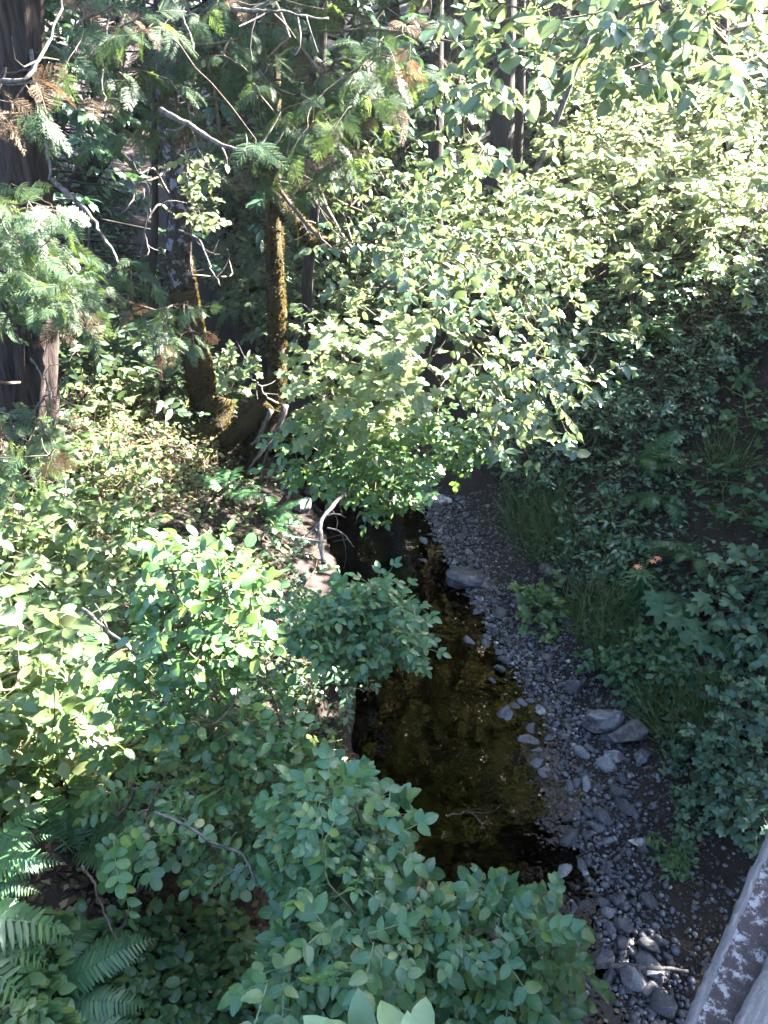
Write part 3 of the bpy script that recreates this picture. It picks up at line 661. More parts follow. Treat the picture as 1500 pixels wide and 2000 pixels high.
far_tree('slender_tree', 'dark stem behind the fallen limb above the creek hollow', [(600, 560), (615, 420), (625, 250), (630, 60), (640, -200)], 13., .1, 66, None)
far_tree('slender_tree', 'narrow reddish trunk between the big cedar and the lichen spotted trunk', [(295, 600), (300, 500), (303, 380), (300, 200), (305, 0)], 10.5, .06, 67, None)

# ------------------------------------------------------------------ shrubs and hanging branches
Z_ = -350
# right hand alder: stands out of frame, its boughs hang into the top right
gAl = np.array([4.9, 7.6, H(4.9, 7.6)])
tAl = thing('alder_tree', 'alder whose leafy boughs hang over the top right corner', 'tree', gAl)
mb = MB(); pAl = spline([gAl - [0, 0, .3], gAl + [-.05, -.1, 2.], gAl + [-.3, -.4, 4.5], gAl + [-.5, -.6, 8.]], 30); tube(mb, pAl, np.linspace(.2, .08, 30), 14, .1, 71, True, .04); mb.build('trunk', M['lichbark'], tAl, True, gAl)
def bough(parent, root, poly, n, D, T, size, per, lm, seed, **k):
    rng = np.random.default_rng(seed); pts = cloud(poly, n, D, rng); cl = k.pop('clump', None); pts = clumped(pts, cl[0], cl[1], rng) if cl else pts
    plant('x', None, None, root, pts, T, size, per, k.pop('L', .22), M[lm], M['twig'], seed, stem='bough', leaves='foliage', parent=parent, **k)
bough(tAl, pAl[14], [(900, -50), (1480, -50), (1480, 110), (1330, 120), (1200, 110), (1120, 130), (1000, 120), (930, 100), (880, 60)], 75, ('abs', 3.9, 5.2), OVATES, .115, 7, 'alder', 72, droop=.5, jit=.6)
bough(tAl, pAl[13], [(1180, 90), (1330, 110), (1420, 60), (1480, 130), (1300, 160), (1200, 140)], 16, ('abs', 4.2, 5.0), OVATES, .11, 7, 'alder', 73, droop=.5, jit=.6)
bough(tC, PY(545, 60, yC), [(840, 110), (960, 40), (1000, 150), (960, 320), (900, 330), (850, 270)], 45, ('abs', 6.0, 7.6), OVATES, .12, 6, 'alder', 74, droop=.7, jit=.6)
bough(tC, PY(535, 330, yC), [(700, 480), (860, 500), (960, 560), (1040, 620), (1100, 670), (1130, 740), (1090, 790), (1000, 840), (950, 780), (890, 780), (850, 690), (800, 590), (720, 540)], 250, ('abs', 5.9, 7.4), OVATES, .085, 7, 'alder', 75, droop=.5, jit=.55, clump=(6, .2))
bough(tC, PY(536, 330, yC), [(660, 370), (800, 350), (950, 350), (1060, 420), (1100, 540), (1060, 620), (900, 560), (760, 480), (680, 450)], 260, ('abs', 6.8, 9.0), OVATES, .085, 7, 'alder', 76, droop=.5, jit=.6, clump=(7, .25))
tV = shrub('vine_maple', 'sunlit pale vine maple spreading in flat layers right of the slim mossy trunk', 'shrub', [(580, 700), (630, 630), (750, 610), (820, 690), (830, 790), (750, 850), (640, 830), (580, 790)], 150, ('abs', 5.2, 6.4), MAPLE, .10, 6, .17, 'maple', 'twig', 77, root=G1(590, 920), droop=.08, jit=.28, step=.3)
bough(tV, np.array(tV.location) + [.1, 0, .9], [(560, 870), (620, 820), (800, 800), (940, 850), (950, 880), (880, 880), (810, 930), (780, 970), (720, 985), (650, 940), (580, 910)], 150, ('abs', 5.6, 7.0), ROSE, .14, 4, 'snow', 78, droop=.2, jit=.4, L=.16)

E1c = [(560, 1900), (600, 1800), (600, 1680), (650, 1650), (710, 1740), (840, 1800), (940, 1810), (1020, 1790), (1060, 1830), (1050, 1910), (1020, 1960), (1000, 2100), (600, 2100)]
E1 = [(450, 1830), (520, 1700), (540, 1560), (620, 1500), (740, 1580), (840, 1640), (960, 1660), (1060, 1630), (1150, 1690), (1190, 1800), (1150, 1900), (1100, 2050), (470, 2050)]
rootE = np.array([.25, 1.9, H(.25, 1.9)])
tEl = shrub('elder_bush', 'large elder bush with toothed leaflets filling the lower middle', 'shrub', E1c, 500, ('abs', 2.5, 3.4), ELDER, .105, 3, .09, 'elder', 'greenstem', 81, root=rootE, droop=.3, jit=.45, rtip=.002, rmax=.018)
bough(tEl, rootE + [0, 0, 1.2], [(860, 1820), (1000, 1785), (1065, 1815), (1090, 1850), (1030, 1950), (880, 1970)], 150, ('abs', 2.5, 3.3), ELDER, .108, 3, 'elder', 82, droop=.35, jit=.45, L=.1)
bough(tEl, rootE + [-.2, .2, 1.0], [(560, 1560), (640, 1520), (740, 1600), (760, 1680), (640, 1720), (570, 1680)], 120, ('abs', 2.7, 3.3), ELDER, .105, 3, 'elder', 85, droop=.3, jit=.45, L=.1)
bough(tEl, rootE + [-.1, 0, 1.2], [(560, 1900), (610, 1820), (720, 1800), (740, 2060), (600, 2060)], 44, ('abs', 2.4, 2.8), ELDER, .13, 3, 'elder', 83, droop=.3, jit=.4, L=.1)
rootL = np.array([.05, .5, H(.05, .5)])
shrub('leafy_shoot', 'pale green leaf tips poking up at the bottom edge', 'shoot', [(650, 2060), (740, 2050), (840, 2060), (840, 2090), (660, 2090)], 7, ('abs', 1.05, 1.15), OVATE, .07, 3, .05, 'pale', 'greenstem', 84, root=rootL, droop=.05, jit=.3)

shrub('snowberry_bush', 'rounded pale leaved bush half in sun left of the creek', 'shrub', [(300, 1120), (310, 1060), (410, 1070), (500, 1110), (505, 1180), (520, 1240), (480, 1280), (430, 1260), (350, 1330), (295, 1280)], 260, ('abs', 2.9, 3.6), ROUNDS, .053, 5, .1, 'snow', 'twig', 91, off=(-.1, .2), jit=.6)
shrub('snowberry_bush', 'small round leaved bush along the water in front of the wild rose', 'shrub', [(340, 1400), (480, 1400), (590, 1440), (660, 1520), (740, 1620), (700, 1650), (620, 1600), (530, 1540), (420, 1480)], 190, ('abs', 3.2, 4.3), ROUNDS, .048, 7, .11, 'snow', 'twig', 92, off=(-.2, .1), jit=.6)
shrub('wild_rose', 'blue green wild rose leaning out over the dark water', 'shrub', [(600, 1210), (620, 1170), (710, 1160), (750, 1150), (780, 1185), (760, 1220), (805, 1262), (780, 1280), (700, 1250), (630, 1260)], 150, ('abs', 4.3, 5.2), ROSE, .12, 4, .11, 'elder', 'twig', 93, root=G1(585, 1270), droop=.25, jit=.35)
shrub('dark_bush', 'dark low bush in shade behind the rounded pale leaved bush', 'shrub', [(540, 1100), (620, 1090), (640, 1290), (720, 1330), (710, 1400), (610, 1420), (540, 1330)], 120, ('hug', .1, .7), SMALL, .07, 8, .2, 'dark', 'twig', 94, jit=.5)
shrub('trailing_honeysuckle', 'trailing honeysuckle with paired round leaves hanging over bare dark soil', 'vine', [(200, 1560), (330, 1520), (450, 1560), (490, 1640), (440, 1730), (400, 1640), (230, 1620)], 40, ('abs', 3.0, 3.7), PAIRS, .125, 3, .15, 'snow', 'twig', 95, root=np.array([-1.5, 2.9, H(-1.5, 2.9)]), droop=.5, jit=.4, rmax=.008)
shrub('bramble', 'sunny bramble thicket at the left edge below the big cedar', 'bramble', [(-40, 960), (120, 950), (260, 1010), (290, 1130), (240, 1280), (-40, 1260)], 210, ('hug', .15, .75), TRIO, .15, 4, .2, 'bramble', 'twig', 96, jit=.5, clump=(6, .13))
shrub('bramble', 'yellow green bramble patch at the left edge above the sword ferns', 'bramble', [(-40, 1240), (200, 1260), (300, 1380), (200, 1480), (120, 1560), (-40, 1560)], 200, ('hug', .15, .7), TRIO, .14, 4, .18, 'bramble', 'twig', 97, jit=.5, clump=(6, .13))
shrub('bramble', 'shaded bramble stems between the ferns and the round leaved bush', 'bramble', [(120, 1450), (330, 1400), (420, 1480), (330, 1530), (150, 1560)], 40, ('hug', .1, .4), TRIO, .115, 4, .14, 'snow', 'twig', 98, jit=.5)
shrub('snowberry_bush', 'bush spilling over the bank under the sunlit rounded bush', 'shrub', [(230, 1250), (400, 1310), (540, 1330), (560, 1420), (440, 1450), (250, 1420)], 120, ('abs', 3.2, 4.0), ROUNDS, .048, 7, .11, 'snow', 'twig', 99, off=(-.1, .2), jit=.6)
shrub('huckleberry_bush', 'low sunlit bush at the foot of the lichen spotted trunk', 'shrub', [(180, 770), (260, 740), (370, 760), (390, 830), (260, 850), (170, 850)], 170, ('hug', .1, .6), OVATES, .085, 7, .18, 'maple', 'twig', 101, jit=.5)
shrub('huckleberry_bush', 'green undergrowth bush between the big cedar and the lichen spotted trunk', 'shrub', [(110, 560), (300, 600), (330, 720), (250, 760), (110, 760)], 200, ('hug', .1, .9), SMALL, .08, 8, .22, 'bramble', 'twig', 102, jit=.5, clump=(7, .16))
shrub('huckleberry_bush', 'leafy sprigs lit between the two mossy trunks', 'shrub', [(420, 690), (500, 680), (510, 730), (470, 780), (430, 760)], 12, ('abs', 7.4, 8.0), MAPLE, .10, 5, .14, 'maple', 'twig', 103, root=G1(440, 880), jit=.35)
shrub('huckleberry_bush', 'bright sprigs hanging between the lichen spotted trunk and the slim mossy trunk', 'shrub', [(360, 290), (420, 300), (425, 420), (390, 460), (360, 380)], 30, ('abs', 8.2, 8.9), OVATE, .085, 6, .18, 'maple', 'twig', 104, root=G1(430, 640), jit=.45)
# right bank
shrub('evergreen_huckleberry', 'dense small leaved evergreen bush at the top of the shaded right bank', 'shrub', [(1180, 640), (1260, 560), (1400, 530), (1530, 520), (1530, 680), (1420, 760), (1260, 760), (1180, 720)], 330, ('hug', .2, 1.1), SMALL, .075, 8, .22, 'dark', 'twig', 111, jit=.55, clump=(7, .2))
shrub('evergreen_huckleberry', 'dark evergreen bush low on the right bank beside the creek head', 'shrub', [(960, 880), (1060, 790), (1200, 780), (1290, 860), (1260, 960), (1120, 1000), (1000, 960)], 300, ('hug', .15, .8), SMALL, .072, 8, .2, 'dark', 'twig', 112, jit=.55, clump=(7, .18))
shrub('evergreen_huckleberry', 'shaded leafy bush under the overhanging alder leaves on the right bank', 'shrub', [(1040, 640), (1180, 600), (1230, 700), (1200, 800), (1080, 800), (1040, 720)], 220, ('hug', .15, .9), SMALL, .075, 8, .2, 'dark', 'twig', 113, jit=.55, clump=(7, .18))
shrub('evergreen_huckleberry', 'fine leaved bush in the middle of the shaded right bank between two ferns', 'shrub', [(1210, 740), (1400, 720), (1380, 860), (1250, 900)], 170, ('hug', .08, .5), SMALL, .062, 8, .18, 'dark', 'twig', 123, jit=.6, clump=(7, .16))
shrub('salmonberry_bush', 'sunlit bush along the crest between the alder boughs and the evergreen bush', 'shrub', [(880, 560), (1000, 520), (1200, 500), (1420, 480), (1420, 540), (1230, 590), (1080, 640), (960, 640)], 260, ('hug', .2, 1.3), OVATE, .09, 8, .25, 'maple', 'twig', 114, jit=.55, clump=(6, .25))
shrub('currant_bush', 'leafy green bush at the right edge just above the lichened rail', 'shrub', [(1330, 1500), (1400, 1420), (1530, 1400), (1530, 1640), (1470, 1690), (1400, 1660), (1340, 1600)], 200, ('hug', .08, .55), MAPLE, .065, 6, .12, 'dark', 'twig', 115, jit=.5)
shrub('thimbleberry', 'dark leafy thimbleberry patch below the big lobed leaves', 'shrub', [(1150, 1310), (1260, 1290), (1400, 1340), (1340, 1390), (1220, 1370)], 60, ('hug', .08, .35), TRIO, .11, 4, .12, 'fern', 'twig', 116, jit=.5)
shrub('watercress', 'bright green low plant growing in the stones of the gravel bar', 'plant', [(1010, 1175), (1085, 1165), (1090, 1210), (1070, 1275), (1045, 1260), (1020, 1220)], 60, ('hug', .04, .2), MAPLE, .07, 5, .08, 'snow', 'greenstem', 117, jit=.4)
shrub('seedling_plant', 'small pale seedlings on the mud beside the lower gravel', 'plant', [(1275, 1640), (1320, 1660), (1340, 1720), (1310, 1720), (1270, 1670)], 22, ('hug', .03, .09), TRIO, .06, 4, .05, 'snow', 'greenstem', 118, jit=.4)
shrub('nettle_plant', 'sprawling weeds hanging on the upper dirt slope at the right edge', 'plant', [(1350, 790), (1450, 760), (1530, 800), (1530, 900), (1420, 920), (1360, 860)], 36, ('hug', .08, .35), OVATES, .08, 5, .12, 'fern', 'greenstem', 119, jit=.5)
shrub('nettle_plant', 'weeds with toothed leaves on the slope above the orange lilies', 'plant', [(1350, 930), (1450, 950), (1500, 1080), (1430, 1090), (1350, 1000)], 30, ('hug', .08, .3), OVATES, .085, 5, .12, 'fern', 'greenstem', 120, jit=.5)
shrub('nettle_plant', 'dim weeds between the pale broken log and the orange lilies', 'plant', [(1080, 1030), (1230, 1020), (1240, 1120), (1180, 1160), (1090, 1100)], 70, ('hug', .08, .35), SMALL, .08, 6, .13, 'dark', 'greenstem', 121, jit=.5)
shrub('nettle_plant', 'leafy weeds at the right edge between the lobed leaves and the pale rock', 'plant', [(1380, 1120), (1530, 1130), (1530, 1330), (1400, 1320)], 80, ('hug', .08, .4), OVATE, .08, 6, .14, 'dark', 'greenstem', 122, jit=.5)
# beyond the crest, upper right
shrub('alder_sapling', 'sunlit alder thicket filling the bright slope at the upper right', 'thicket', [(1080, 300), (1200, 200), (1380, 200), (1540, 250), (1540, 500), (1300, 520), (1080, 500)], 420, ('abs', 8.5, 12.5), OVATES, .115, 8, .28, 'maple', 'twig', 131, root=np.array([5.2, 12.5, H(5.2, 12.5)]), jit=.6, rmax=.05, clump=(7, .33))
shrub('alder_sapling', 'sunlit saplings in front of the grey trunks', 'thicket', [(880, 400), (1000, 380), (1100, 420), (1120, 540), (950, 560), (860, 500)], 200, ('abs', 8.5, 11.5), OVATES, .105, 8, .25, 'maple', 'twig', 132, root=np.array([1.6, 11.5, H(1.6, 11.5)]), jit=.6, rmax=.04, clump=(7, .28))
shrub('alder_sapling', 'tall sunlit saplings against the sky in the top right corner', 'thicket', [(1040, 110), (1180, 60), (1540, 60), (1540, 260), (1250, 240), (1080, 300)], 300, ('abs', 12, 17), OVATES, .13, 9, .4, 'maple', 'twig', 133, root=np.array([6.5, 16.5, H(6.5, 16.5)]), jit=.6, rmax=.06, clump=(7, .45))

# ------------------------------------------------------------------ bold leaved plants, ferns, lily
def big_leaf_plant(name, label, items, lm, seed):
    """items: (px, py, leaf length, height over ground)"""
    r = np.random.default_rng(seed); p = np.array([G1(a, b) for a, b, s, h in items]); base = p.mean(0); base[2] = H(base[0], base[1])
    o = thing(name, label, 'plant', base)
    for (a, b, s, h), q_ in zip(items, p):
        tip = q_ + [0, -.05, h]; m = MB(); sticks(m, [base + r.normal(size=3) * .03], [tip], .005, .003, 5, .1, r); st = m.build('stalk', M['greenstem'], o, True, base)
        m = MB(); d = nrm(np.array([tip[0] - base[0] + r.normal() * .1, -.35 + r.normal() * .2, -.1])); m.inst(BIGPALM, tip[None], frame_from(d[None], np.array([[r.normal() * .2, -.35, 1.]])), np.array([s]))
        m.build('leaf', M[lm], o, True, base)
    return o
big_leaf_plant('coltsfoot', 'broad lobed leaves spreading on the right bank above the boulders', [(1285, 1222, .30, .3), (1300, 1240, .26, .3), (1345, 1275, .34, .28), (1375, 1290, .27, .25), (1330, 1250, .24, .3), (1270, 1205, .22, .3)], 'fern', 1)
big_leaf_plant('coltsfoot', 'few yellow green lobed leaves catching light near the right edge', [(1360, 1205, .2, .3), (1345, 1225, .16, .25), (1372, 1228, .14, .25), (1405, 1125, .2, .3), (1375, 1130, .17, .3), (1395, 1140, .14, .25)], 'pale', 2)
big_leaf_plant('coltsfoot', 'single hanging lobed leaf over the creek head', [(930, 935, .3, .35), (935, 925, .2, .4)], 'fern', 3)

PIN = leaf([.9, 1., .6], .2, .12, .1, ts=[.08, .4, .8])
def frond(seed, k=27):
    r = np.random.default_rng(seed); ts = np.linspace(.06, .985, k); parts = []
    def c(t): return np.array([.05 * sin(t * 3 + seed), t * (1 - .1 * t * t), .55 * t - .68 * t * t])
    for t in ts:
        L = .155 * min(1, (t + .06) * 4.) * (1 - max(0, (t - .45) / .55) ** 1.7) + .012
        tan = nrm(c(t + .01) - c(t - .01)); pit = math.atan2(tan[2], tan[1])
        for sg in (-1, 1):
            Rm = rotx(pit) @ rotz(-sg * radians(78 - 22 * t + r.uniform(-5, 5))) @ rotx(-.12 + r.uniform(-.15, .1))
            parts.append((PIN, Rm, c(t), L * r.uniform(.92, 1.06)))
    v = []; q = []
    tt = np.linspace(0, 1, 14)
    for i_, t in enumerate(tt):
        p = c(t); wd = .007 * (1 - t * .8); v += [p + [-wd, 0, .002], p + [wd, 0, .002]]
        if i_: q.append((2 * i_ - 2, 2 * i_ - 1, 2 * i_ + 1, 2 * i_))
    parts.append((dict(v=np.array(v), t=np.zeros((0, 3), int), q=np.array(q), lc=np.zeros((28, 3))), np.eye(3), np.zeros(3), 1.))
    return join(parts)
FR = []
for s in range(4):
    m = MB(); T = frond(s); m.add(T['v'], T['t'], T['q'], T['lc']); me = m.mesh('frond'); me.materials.append(M['fern']); FR.append(me)
def fern(label, px, py, n, L, seed, az=(0, 360), lift=.0, el=(15, 55), xyz=None):
    r = np.random.default_rng(seed); b0 = np.array(xyz) if xyz is not None else G1(px, py); b0 = b0 + [0, 0, lift]
    o = thing('sword_fern', label, 'fern', b0)
    for i_ in range(n):
        a = radians(az[0] + (az[1] - az[0]) * (i_ + r.uniform(.1, .9)) / n)
        f = bpy.data.objects.new('frond', FR[r.integers(0, 4)]); COL.objects.link(f); f.parent = o
        s = L * r.uniform(.75, 1.15); f.scale = (s, s, s); f.rotation_mode = 'ZYX'
        f.rotation_mode = 'XYZ'; f.rotation_euler = (radians(r.uniform(*el)) - .25, r.uniform(-.25, .25), a - pi / 2)
    return o
fx = lambda px, py, D: P(px, py, D)
def on_ground(p): return np.array([p[0], p[1], H(p[0], p[1])])
fern('sword fern among sunlit brambles under the big cedar', 90, 1120, 9, .55, 21, (-120, 120), .15, (10, 50))
fern('sword fern half buried in the yellow green bramble patch', 130, 1400, 9, .5, 22, (-120, 120), .15, (10, 50))
fern('small lit fern at the left edge above the bramble patch', 20, 1270, 8, .5, 23, (-90, 90), .15, (10, 50))
shrub('maple_seedling', 'broad leaved maple seedling among brambles at the left edge', 'shrub', [(60, 1180), (170, 1150), (220, 1230), (150, 1300), (70, 1270)], 26, ('hug', .4, .8), MAPLE, .12, 4, .14, 'maple', 'twig', 141, jit=.4)
shrub('maple_seedling', 'lit maple seedling at the left edge just over the sword ferns', 'shrub', [(0, 1480), (80, 1440), (130, 1500), (60, 1560), (0, 1560)], 20, ('hug', .3, .6), MAPLE, .10, 4, .12, 'maple', 'twig', 142, jit=.4)
fern('large sword fern with long fronds reaching in from the left edge', 0, 0, 7, .62, 1, (-22, 12), .1, (-4, 10), on_ground(fx(-190, 1980, 2.7)))
fern('sword fern above the long fronds at the left edge', 0, 0, 8, .42, 2, (-40, 60), .05, (0, 30), on_ground(fx(-70, 1740, 3.0)))
fern('dim sword fern lying against the dark soil', 150, 1690, 8, .5, 3, (-30, 160), .05, (5, 40))
fern('small sword fern in the bottom left corner', 100, 1960, 7, .45, 4, (-50, 70), .03, (0, 35))
fern('dark sword fern beside the sunlit rounded bush', 235, 1130, 10, .75, 5, (-50, 110), .1, (10, 60))
fern('sunlit fern under the splayed roots', 440, 975, 11, .6, 6, (-60, 200), .05, (10, 55))
fern('fern with dark fronds by the water edge below the splayed roots', 520, 1030, 9, .65, 7, (-60, 120), .05, (5, 50))
fern('fern drooping in the dark gap under the rounded bush', 430, 1330, 8, .6, 8, (-80, 60), .05, (0, 40))
fern('fern on the shaded right bank below the dark evergreen bush', 1235, 940, 7, .75, 9, (-110, 40), .2, (5, 50))
fern('fern hidden among dark leaves high on the right bank', 1240, 700, 8, .8, 10, (-140, 40), .3, (10, 60))
fern('fern arching over bare dirt above the orange lilies', 1285, 985, 6, .55, 11, (170, 300), .1, (0, 40))
fern('dark fern right of the orange lilies', 1350, 1115, 8, .6, 12, (60, 290), .1, (5, 45))
fern('bluish fern below the yellow green lobed leaves', 1340, 1190, 6, .5, 13, (150, 320), .05, (0, 40))

gl = G1(1240, 1190); tl = thing('tiger_lily', 'tiger lily with whorled narrow leaves and three orange blossoms', 'flower', gl)
m = MB(); tops = [G1(1240, 1190) + [0, 0, .42]]
fl = [PY(1246, 1106, gl[1] + .05), PY(1275, 1096, gl[1] + .1), PY(1285, 1090, gl[1] + .12)]
tube(m, spline([gl, gl + [0, 0, .35], fl[0] + [0, 0, .06]], 10), np.linspace(.007, .004, 10), 6)
for f in fl[1:]: tube(m, spline([gl + [0, 0, .4], (gl + [0, 0, .45] + f) / 2 + [0, 0, .06], f + [0, 0, .06]], 10), np.linspace(.004, .003, 10), 5)
m.build('stem', M['greenstem'], tl, True, gl)
m = MB(); r = np.random.default_rng(5)
for h in (.06, .13, .2, .27, .34, .4):
    n = 11; a = np.arange(n) * 2 * pi / n + r.uniform(0, 1); d = np.stack([np.cos(a), np.sin(a), np.full(n, .1)], -1); m.inst(LANCE, np.tile(gl + [0, 0, h], (n, 1)), frame_from(d, np.tile([[0, 0, 1.]], (n, 1))), .22 * (1.1 - h) * r.uniform(.8, 1.1, n))
m.build('leaf_whorls', M['fern'], tl, True, gl)
mO, N, L_, b_, o_ = new_mat('orange_petal'); b_.inputs['Base Color'].default_value = (.70, .25, .12, 1); b_.inputs['Roughness'].default_value = .5
for f in fl:
    m = MB(); n = 6; a = np.arange(n) * 2 * pi / n; d = np.stack([np.cos(a), np.sin(a), np.full(n, .35)], -1)
    m.inst(leaf([.8, 1., .6], .42, .1, -.5), np.tile(f, (n, 1)), frame_from(d, np.tile([[0, 0, -1.]], (n, 1))), np.full(n, .045)); m.build('blossom', mO, tl, True, gl)

# ------------------------------------------------------------------ stones
def ico(sub):
    import bmesh
    bm = bmesh.new(); bmesh.ops.create_icosphere(bm, subdivisions=sub, radius=1.0); bm.verts.ensure_lookup_table()
    v = np.array([x.co[:] for x in bm.verts]); t = np.array([[x.index for x in f.verts] for f in bm.faces]); bm.free(); return v, t
ICO = {k: ico(k) for k in (1, 2, 3, 4, 5)}
def rock(seed, sub, cuts=9, lo=.55, hi=.9, rough=.05, shape=(1, .8, .55)):
    r = np.random.default_rng(seed); v, t = ICO[sub]; v = v.copy()
    for k in range(cuts):
        n = nrm(r.normal(size=3)); d = r.uniform(lo, hi); e = v @ n - d; v -= (.5 * (e + np.sqrt(e * e + .0016)))[:, None] * n
    f = 0
    for k in (1, 2, 3, 5, 8, 13): f = f + np.sin(v @ (r.normal(size=3) * 2.3 * k) + r.uniform(0, 6)) / k ** .8
    v *= (1 + rough * f)[:, None]
    return v * np.array(shape), t
def boulder(name, label, px, py, wpx, shape, seed, mat, rz=0., sink=.3, cuts=9, lo=.5, tilt=(0, 0), rough=.05):
    c = G1(px, py); D = proj(c)[2]; s = wpx / FPX * D / 2
    v, t = rock(seed, 5, cuts + 6, lo - .06, .78, .032, shape); v = v @ (rotz(rz) @ rotx(tilt[0])).T * s
    z0 = v[:, 2].min(); c[2] = max(c[2], -.05) + (-z0) * (1 - sink)
    m = MB(); m.add(v, t); o = m.build(name, M[mat], None, False); o.location = c
    tag(o, label, 'boulder' if wpx > 80 else 'rock'); return o
boulder('boulder', 'angular blue grey boulder at the outer edge of the gravel bar', 1165, 1425, 105, (1, .62, .75), 1, 'bluerock', .2, .3, 7, .45)
boulder('boulder', 'purplish brown block touching the blue grey boulder on its right', 1232, 1448, 100, (1, .62, .6), 2, 'brownrock', -.1, .35, 9, .5)
boulder('rock', 'pale blue wedge of rock below the brown block', 1252, 1485, 46, (1, .8, .7), 3, 'bluerock', .5, .25, 7, .45)
boulder('rock', 'flat grey rock in front of the blue grey boulder', 1195, 1490, 60, (1, .6, .5), 4, 'bluerock', .1, .3, 7, .45)
boulder('boulder', 'broad dark rounded rock at the waterline upstream', 902, 1145, 95, (1, .75, .45), 5, 'slate', .1, .4, 6, .7)
boulder('rock', 'dark slab joined to the broad dark rounded rock', 935, 1140, 60, (1, .8, .35), 6, 'slate', .3, .35, 6, .6)
boulder('rock', 'lone slate rock standing out of the open water', 996, 1398, 42, (1, .6, .55), 7, 'slate', -.3, .25, 7, .5)
boulder('rock', 'dark blue stone in the water beside the elder tips', 1034, 1606, 40, (1, .65, .5), 8, 'slate', .1, .25, 8, .5)
boulder('rock', 'pale flat stone bright against the lower gravel', 1243, 1655, 40, (1, .65, .35), 9, 'palerock', .1, .2, 8, .5)
boulder('rock', 'oval grey stone upright in the lower gravel', 1172, 1618, 24, (.8, 1.2, .6), 10, 'bluerock', .3, .2, 7, .6)
boulder('rock', 'long dark grey stone beside the lower water edge', 1186, 1702, 26, (.7, 1.3, .5), 11, 'slate', .1, .25, 7, .6)
boulder('rock', 'dark lump of rock at the tip of the elder branch', 1206, 1768, 42, (1, .9, .6), 12, 'slate', .4, .3, 8, .6)
boulder('rock', 'pale slab propped at the dark head of the creek', 858, 985, 54, (1, .7, .28), 13, 'palerock', -.35, .1, 6, .5, (.7, 0))
boulder('rock', 'whitish stone standing in shallow water near the far gravel edge', 1057, 1392, 26, (1, .7, .5), 14, 'palerock', .5, .2, 8, .45)
boulder('rock', 'small white stone alone in the middle of the water', 1014, 1457, 18, (1, .7, .6), 15, 'palerock', .2, .1, 7, .5)
boulder('boulder', 'pale pinkish rock jutting out at the right edge of the bank', 1482, 1425, 80, (1, .6, .5), 16, 'palerock', .1, .3, 10, .5)
boulder('rock', 'pointed bluish stone on the bank below the tiger lily', 1305, 1198, 24, (.8, .6, 1.), 17, 'bluerock', .4, .1, 7, .45)
boulder('rock', 'stacked grey stone right above the blue grey boulder', 1248, 1372, 34, (.8, .7, .9), 18, 'bluerock', .4, .2, 8, .5)
boulder('rock', 'bluish rock lying deep in the shade under the vine maple', 590, 1000, 60, (1, .7, .6), 19, 'bluerock', .4, .3, 8, .5)
boulder('rock', 'pale blue stone near the end of the lower gravel', 1258, 1764, 24, (1, .7, .6), 20, 'bluerock', .2, .2, 8, .5)

SM = []
for s in range(14):
    v, t = rock(200 + s, 3, 13, .45, .8, .04, (1, RNG.uniform(.6, .9), RNG.uniform(.35, .65))); m = MB(); m.add(v, t); me = m.mesh('creek_stone'); me.materials.append(M['stone']); SM.append(me)
rg = np.random.default_rng(77)
def gravel_points(n, spread=1.):
    y = rg.uniform(2.2, 9.3, n); a, b = ip(y, XW), ip(y, XR) - .2
    u = rg.beta(1.3, 1.6, n); x = a - .3 + (b - a + .2) * u; z = H(x, y); return np.stack([x, y, z], -1)
def mud_points(n):
    y = rg.uniform(2.2, 9., n); x = ip(y, XR) + rg.uniform(-.4, .5, n) ; return np.stack([x, y, H(x, y)], -1)
gp_ = gravel_points(620); wgt = 1 / (.4 + gp_[:, 1]); keep = rg.random(620) < wgt / wgt.max() * 1.6; gp_ = gp_[keep][:262]
proto = None
for p in gp_:
    s = float(np.clip(rg.lognormal(-3.05, .5), .022, .11))
    o = bpy.data.objects.new('creek_stone', SM[rg.integers(0, 14)]); COL.objects.link(o)
    o.scale = (s, s, s); o.rotation_euler = (rg.normal() * .25, rg.normal() * .25, rg.uniform(0, 6.3)); o.location = (p[0], p[1], max(p[2], -.04) + s * .22)
    tag(o, 'fist sized grey stone lying loose on the gravel bar', 'stone', 'loose stones of the gravel bar')
for k in range(26):
    y = rg.uniform(3.4, 7.5); a, b = ip(y, XL), ip(y, XW); x = b - abs(rg.normal()) * .22 - .03; s = rg.uniform(.025, .07)
    o = bpy.data.objects.new('wet_stone', SM[rg.integers(0, 14)]); COL.objects.link(o); o.scale = (s, s, s); o.rotation_euler = (rg.normal() * .2, rg.normal() * .2, rg.uniform(0, 6.3))
    o.location = (x, y, max(float(H(x, y)), -.05) + s * .35); tag(o, 'small wet stone breaking the surface of the shallow water', 'stone', 'wet stones in the shallows')
VS = [rock(300 + s, 1, 5, .6, .9, .06, (1, .8, .55)) for s in range(6)]
m = MB(); pp = np.concatenate([gravel_points(13500), mud_points(5000)])
extra = np.stack([rg.uniform(.5, 1.5, 500), rg.uniform(3, 8, 500)], -1)
for k in range(6):
    q_ = pp[k::6]; n = len(q_); a = rg.uniform(0, 6.3, n); tl_ = rg.normal(size=(n, 3)) * .3 + [0, 0, 1]
    R = frame_from(np.stack([np.cos(a), np.sin(a), a * 0], -1), tl_); s = np.clip(rg.lognormal(-4.5, .55, n), .005, .04)
    m.inst(dict(v=VS[k][0], t=VS[k][1], q=np.zeros((0, 4), int), lc=np.zeros((len(VS[k][0]), 3))), q_ + np.stack([s * 0, s * 0, s * .25], -1), R, s)
tag(m.build('pebbles', M['stone']), kind='stuff')

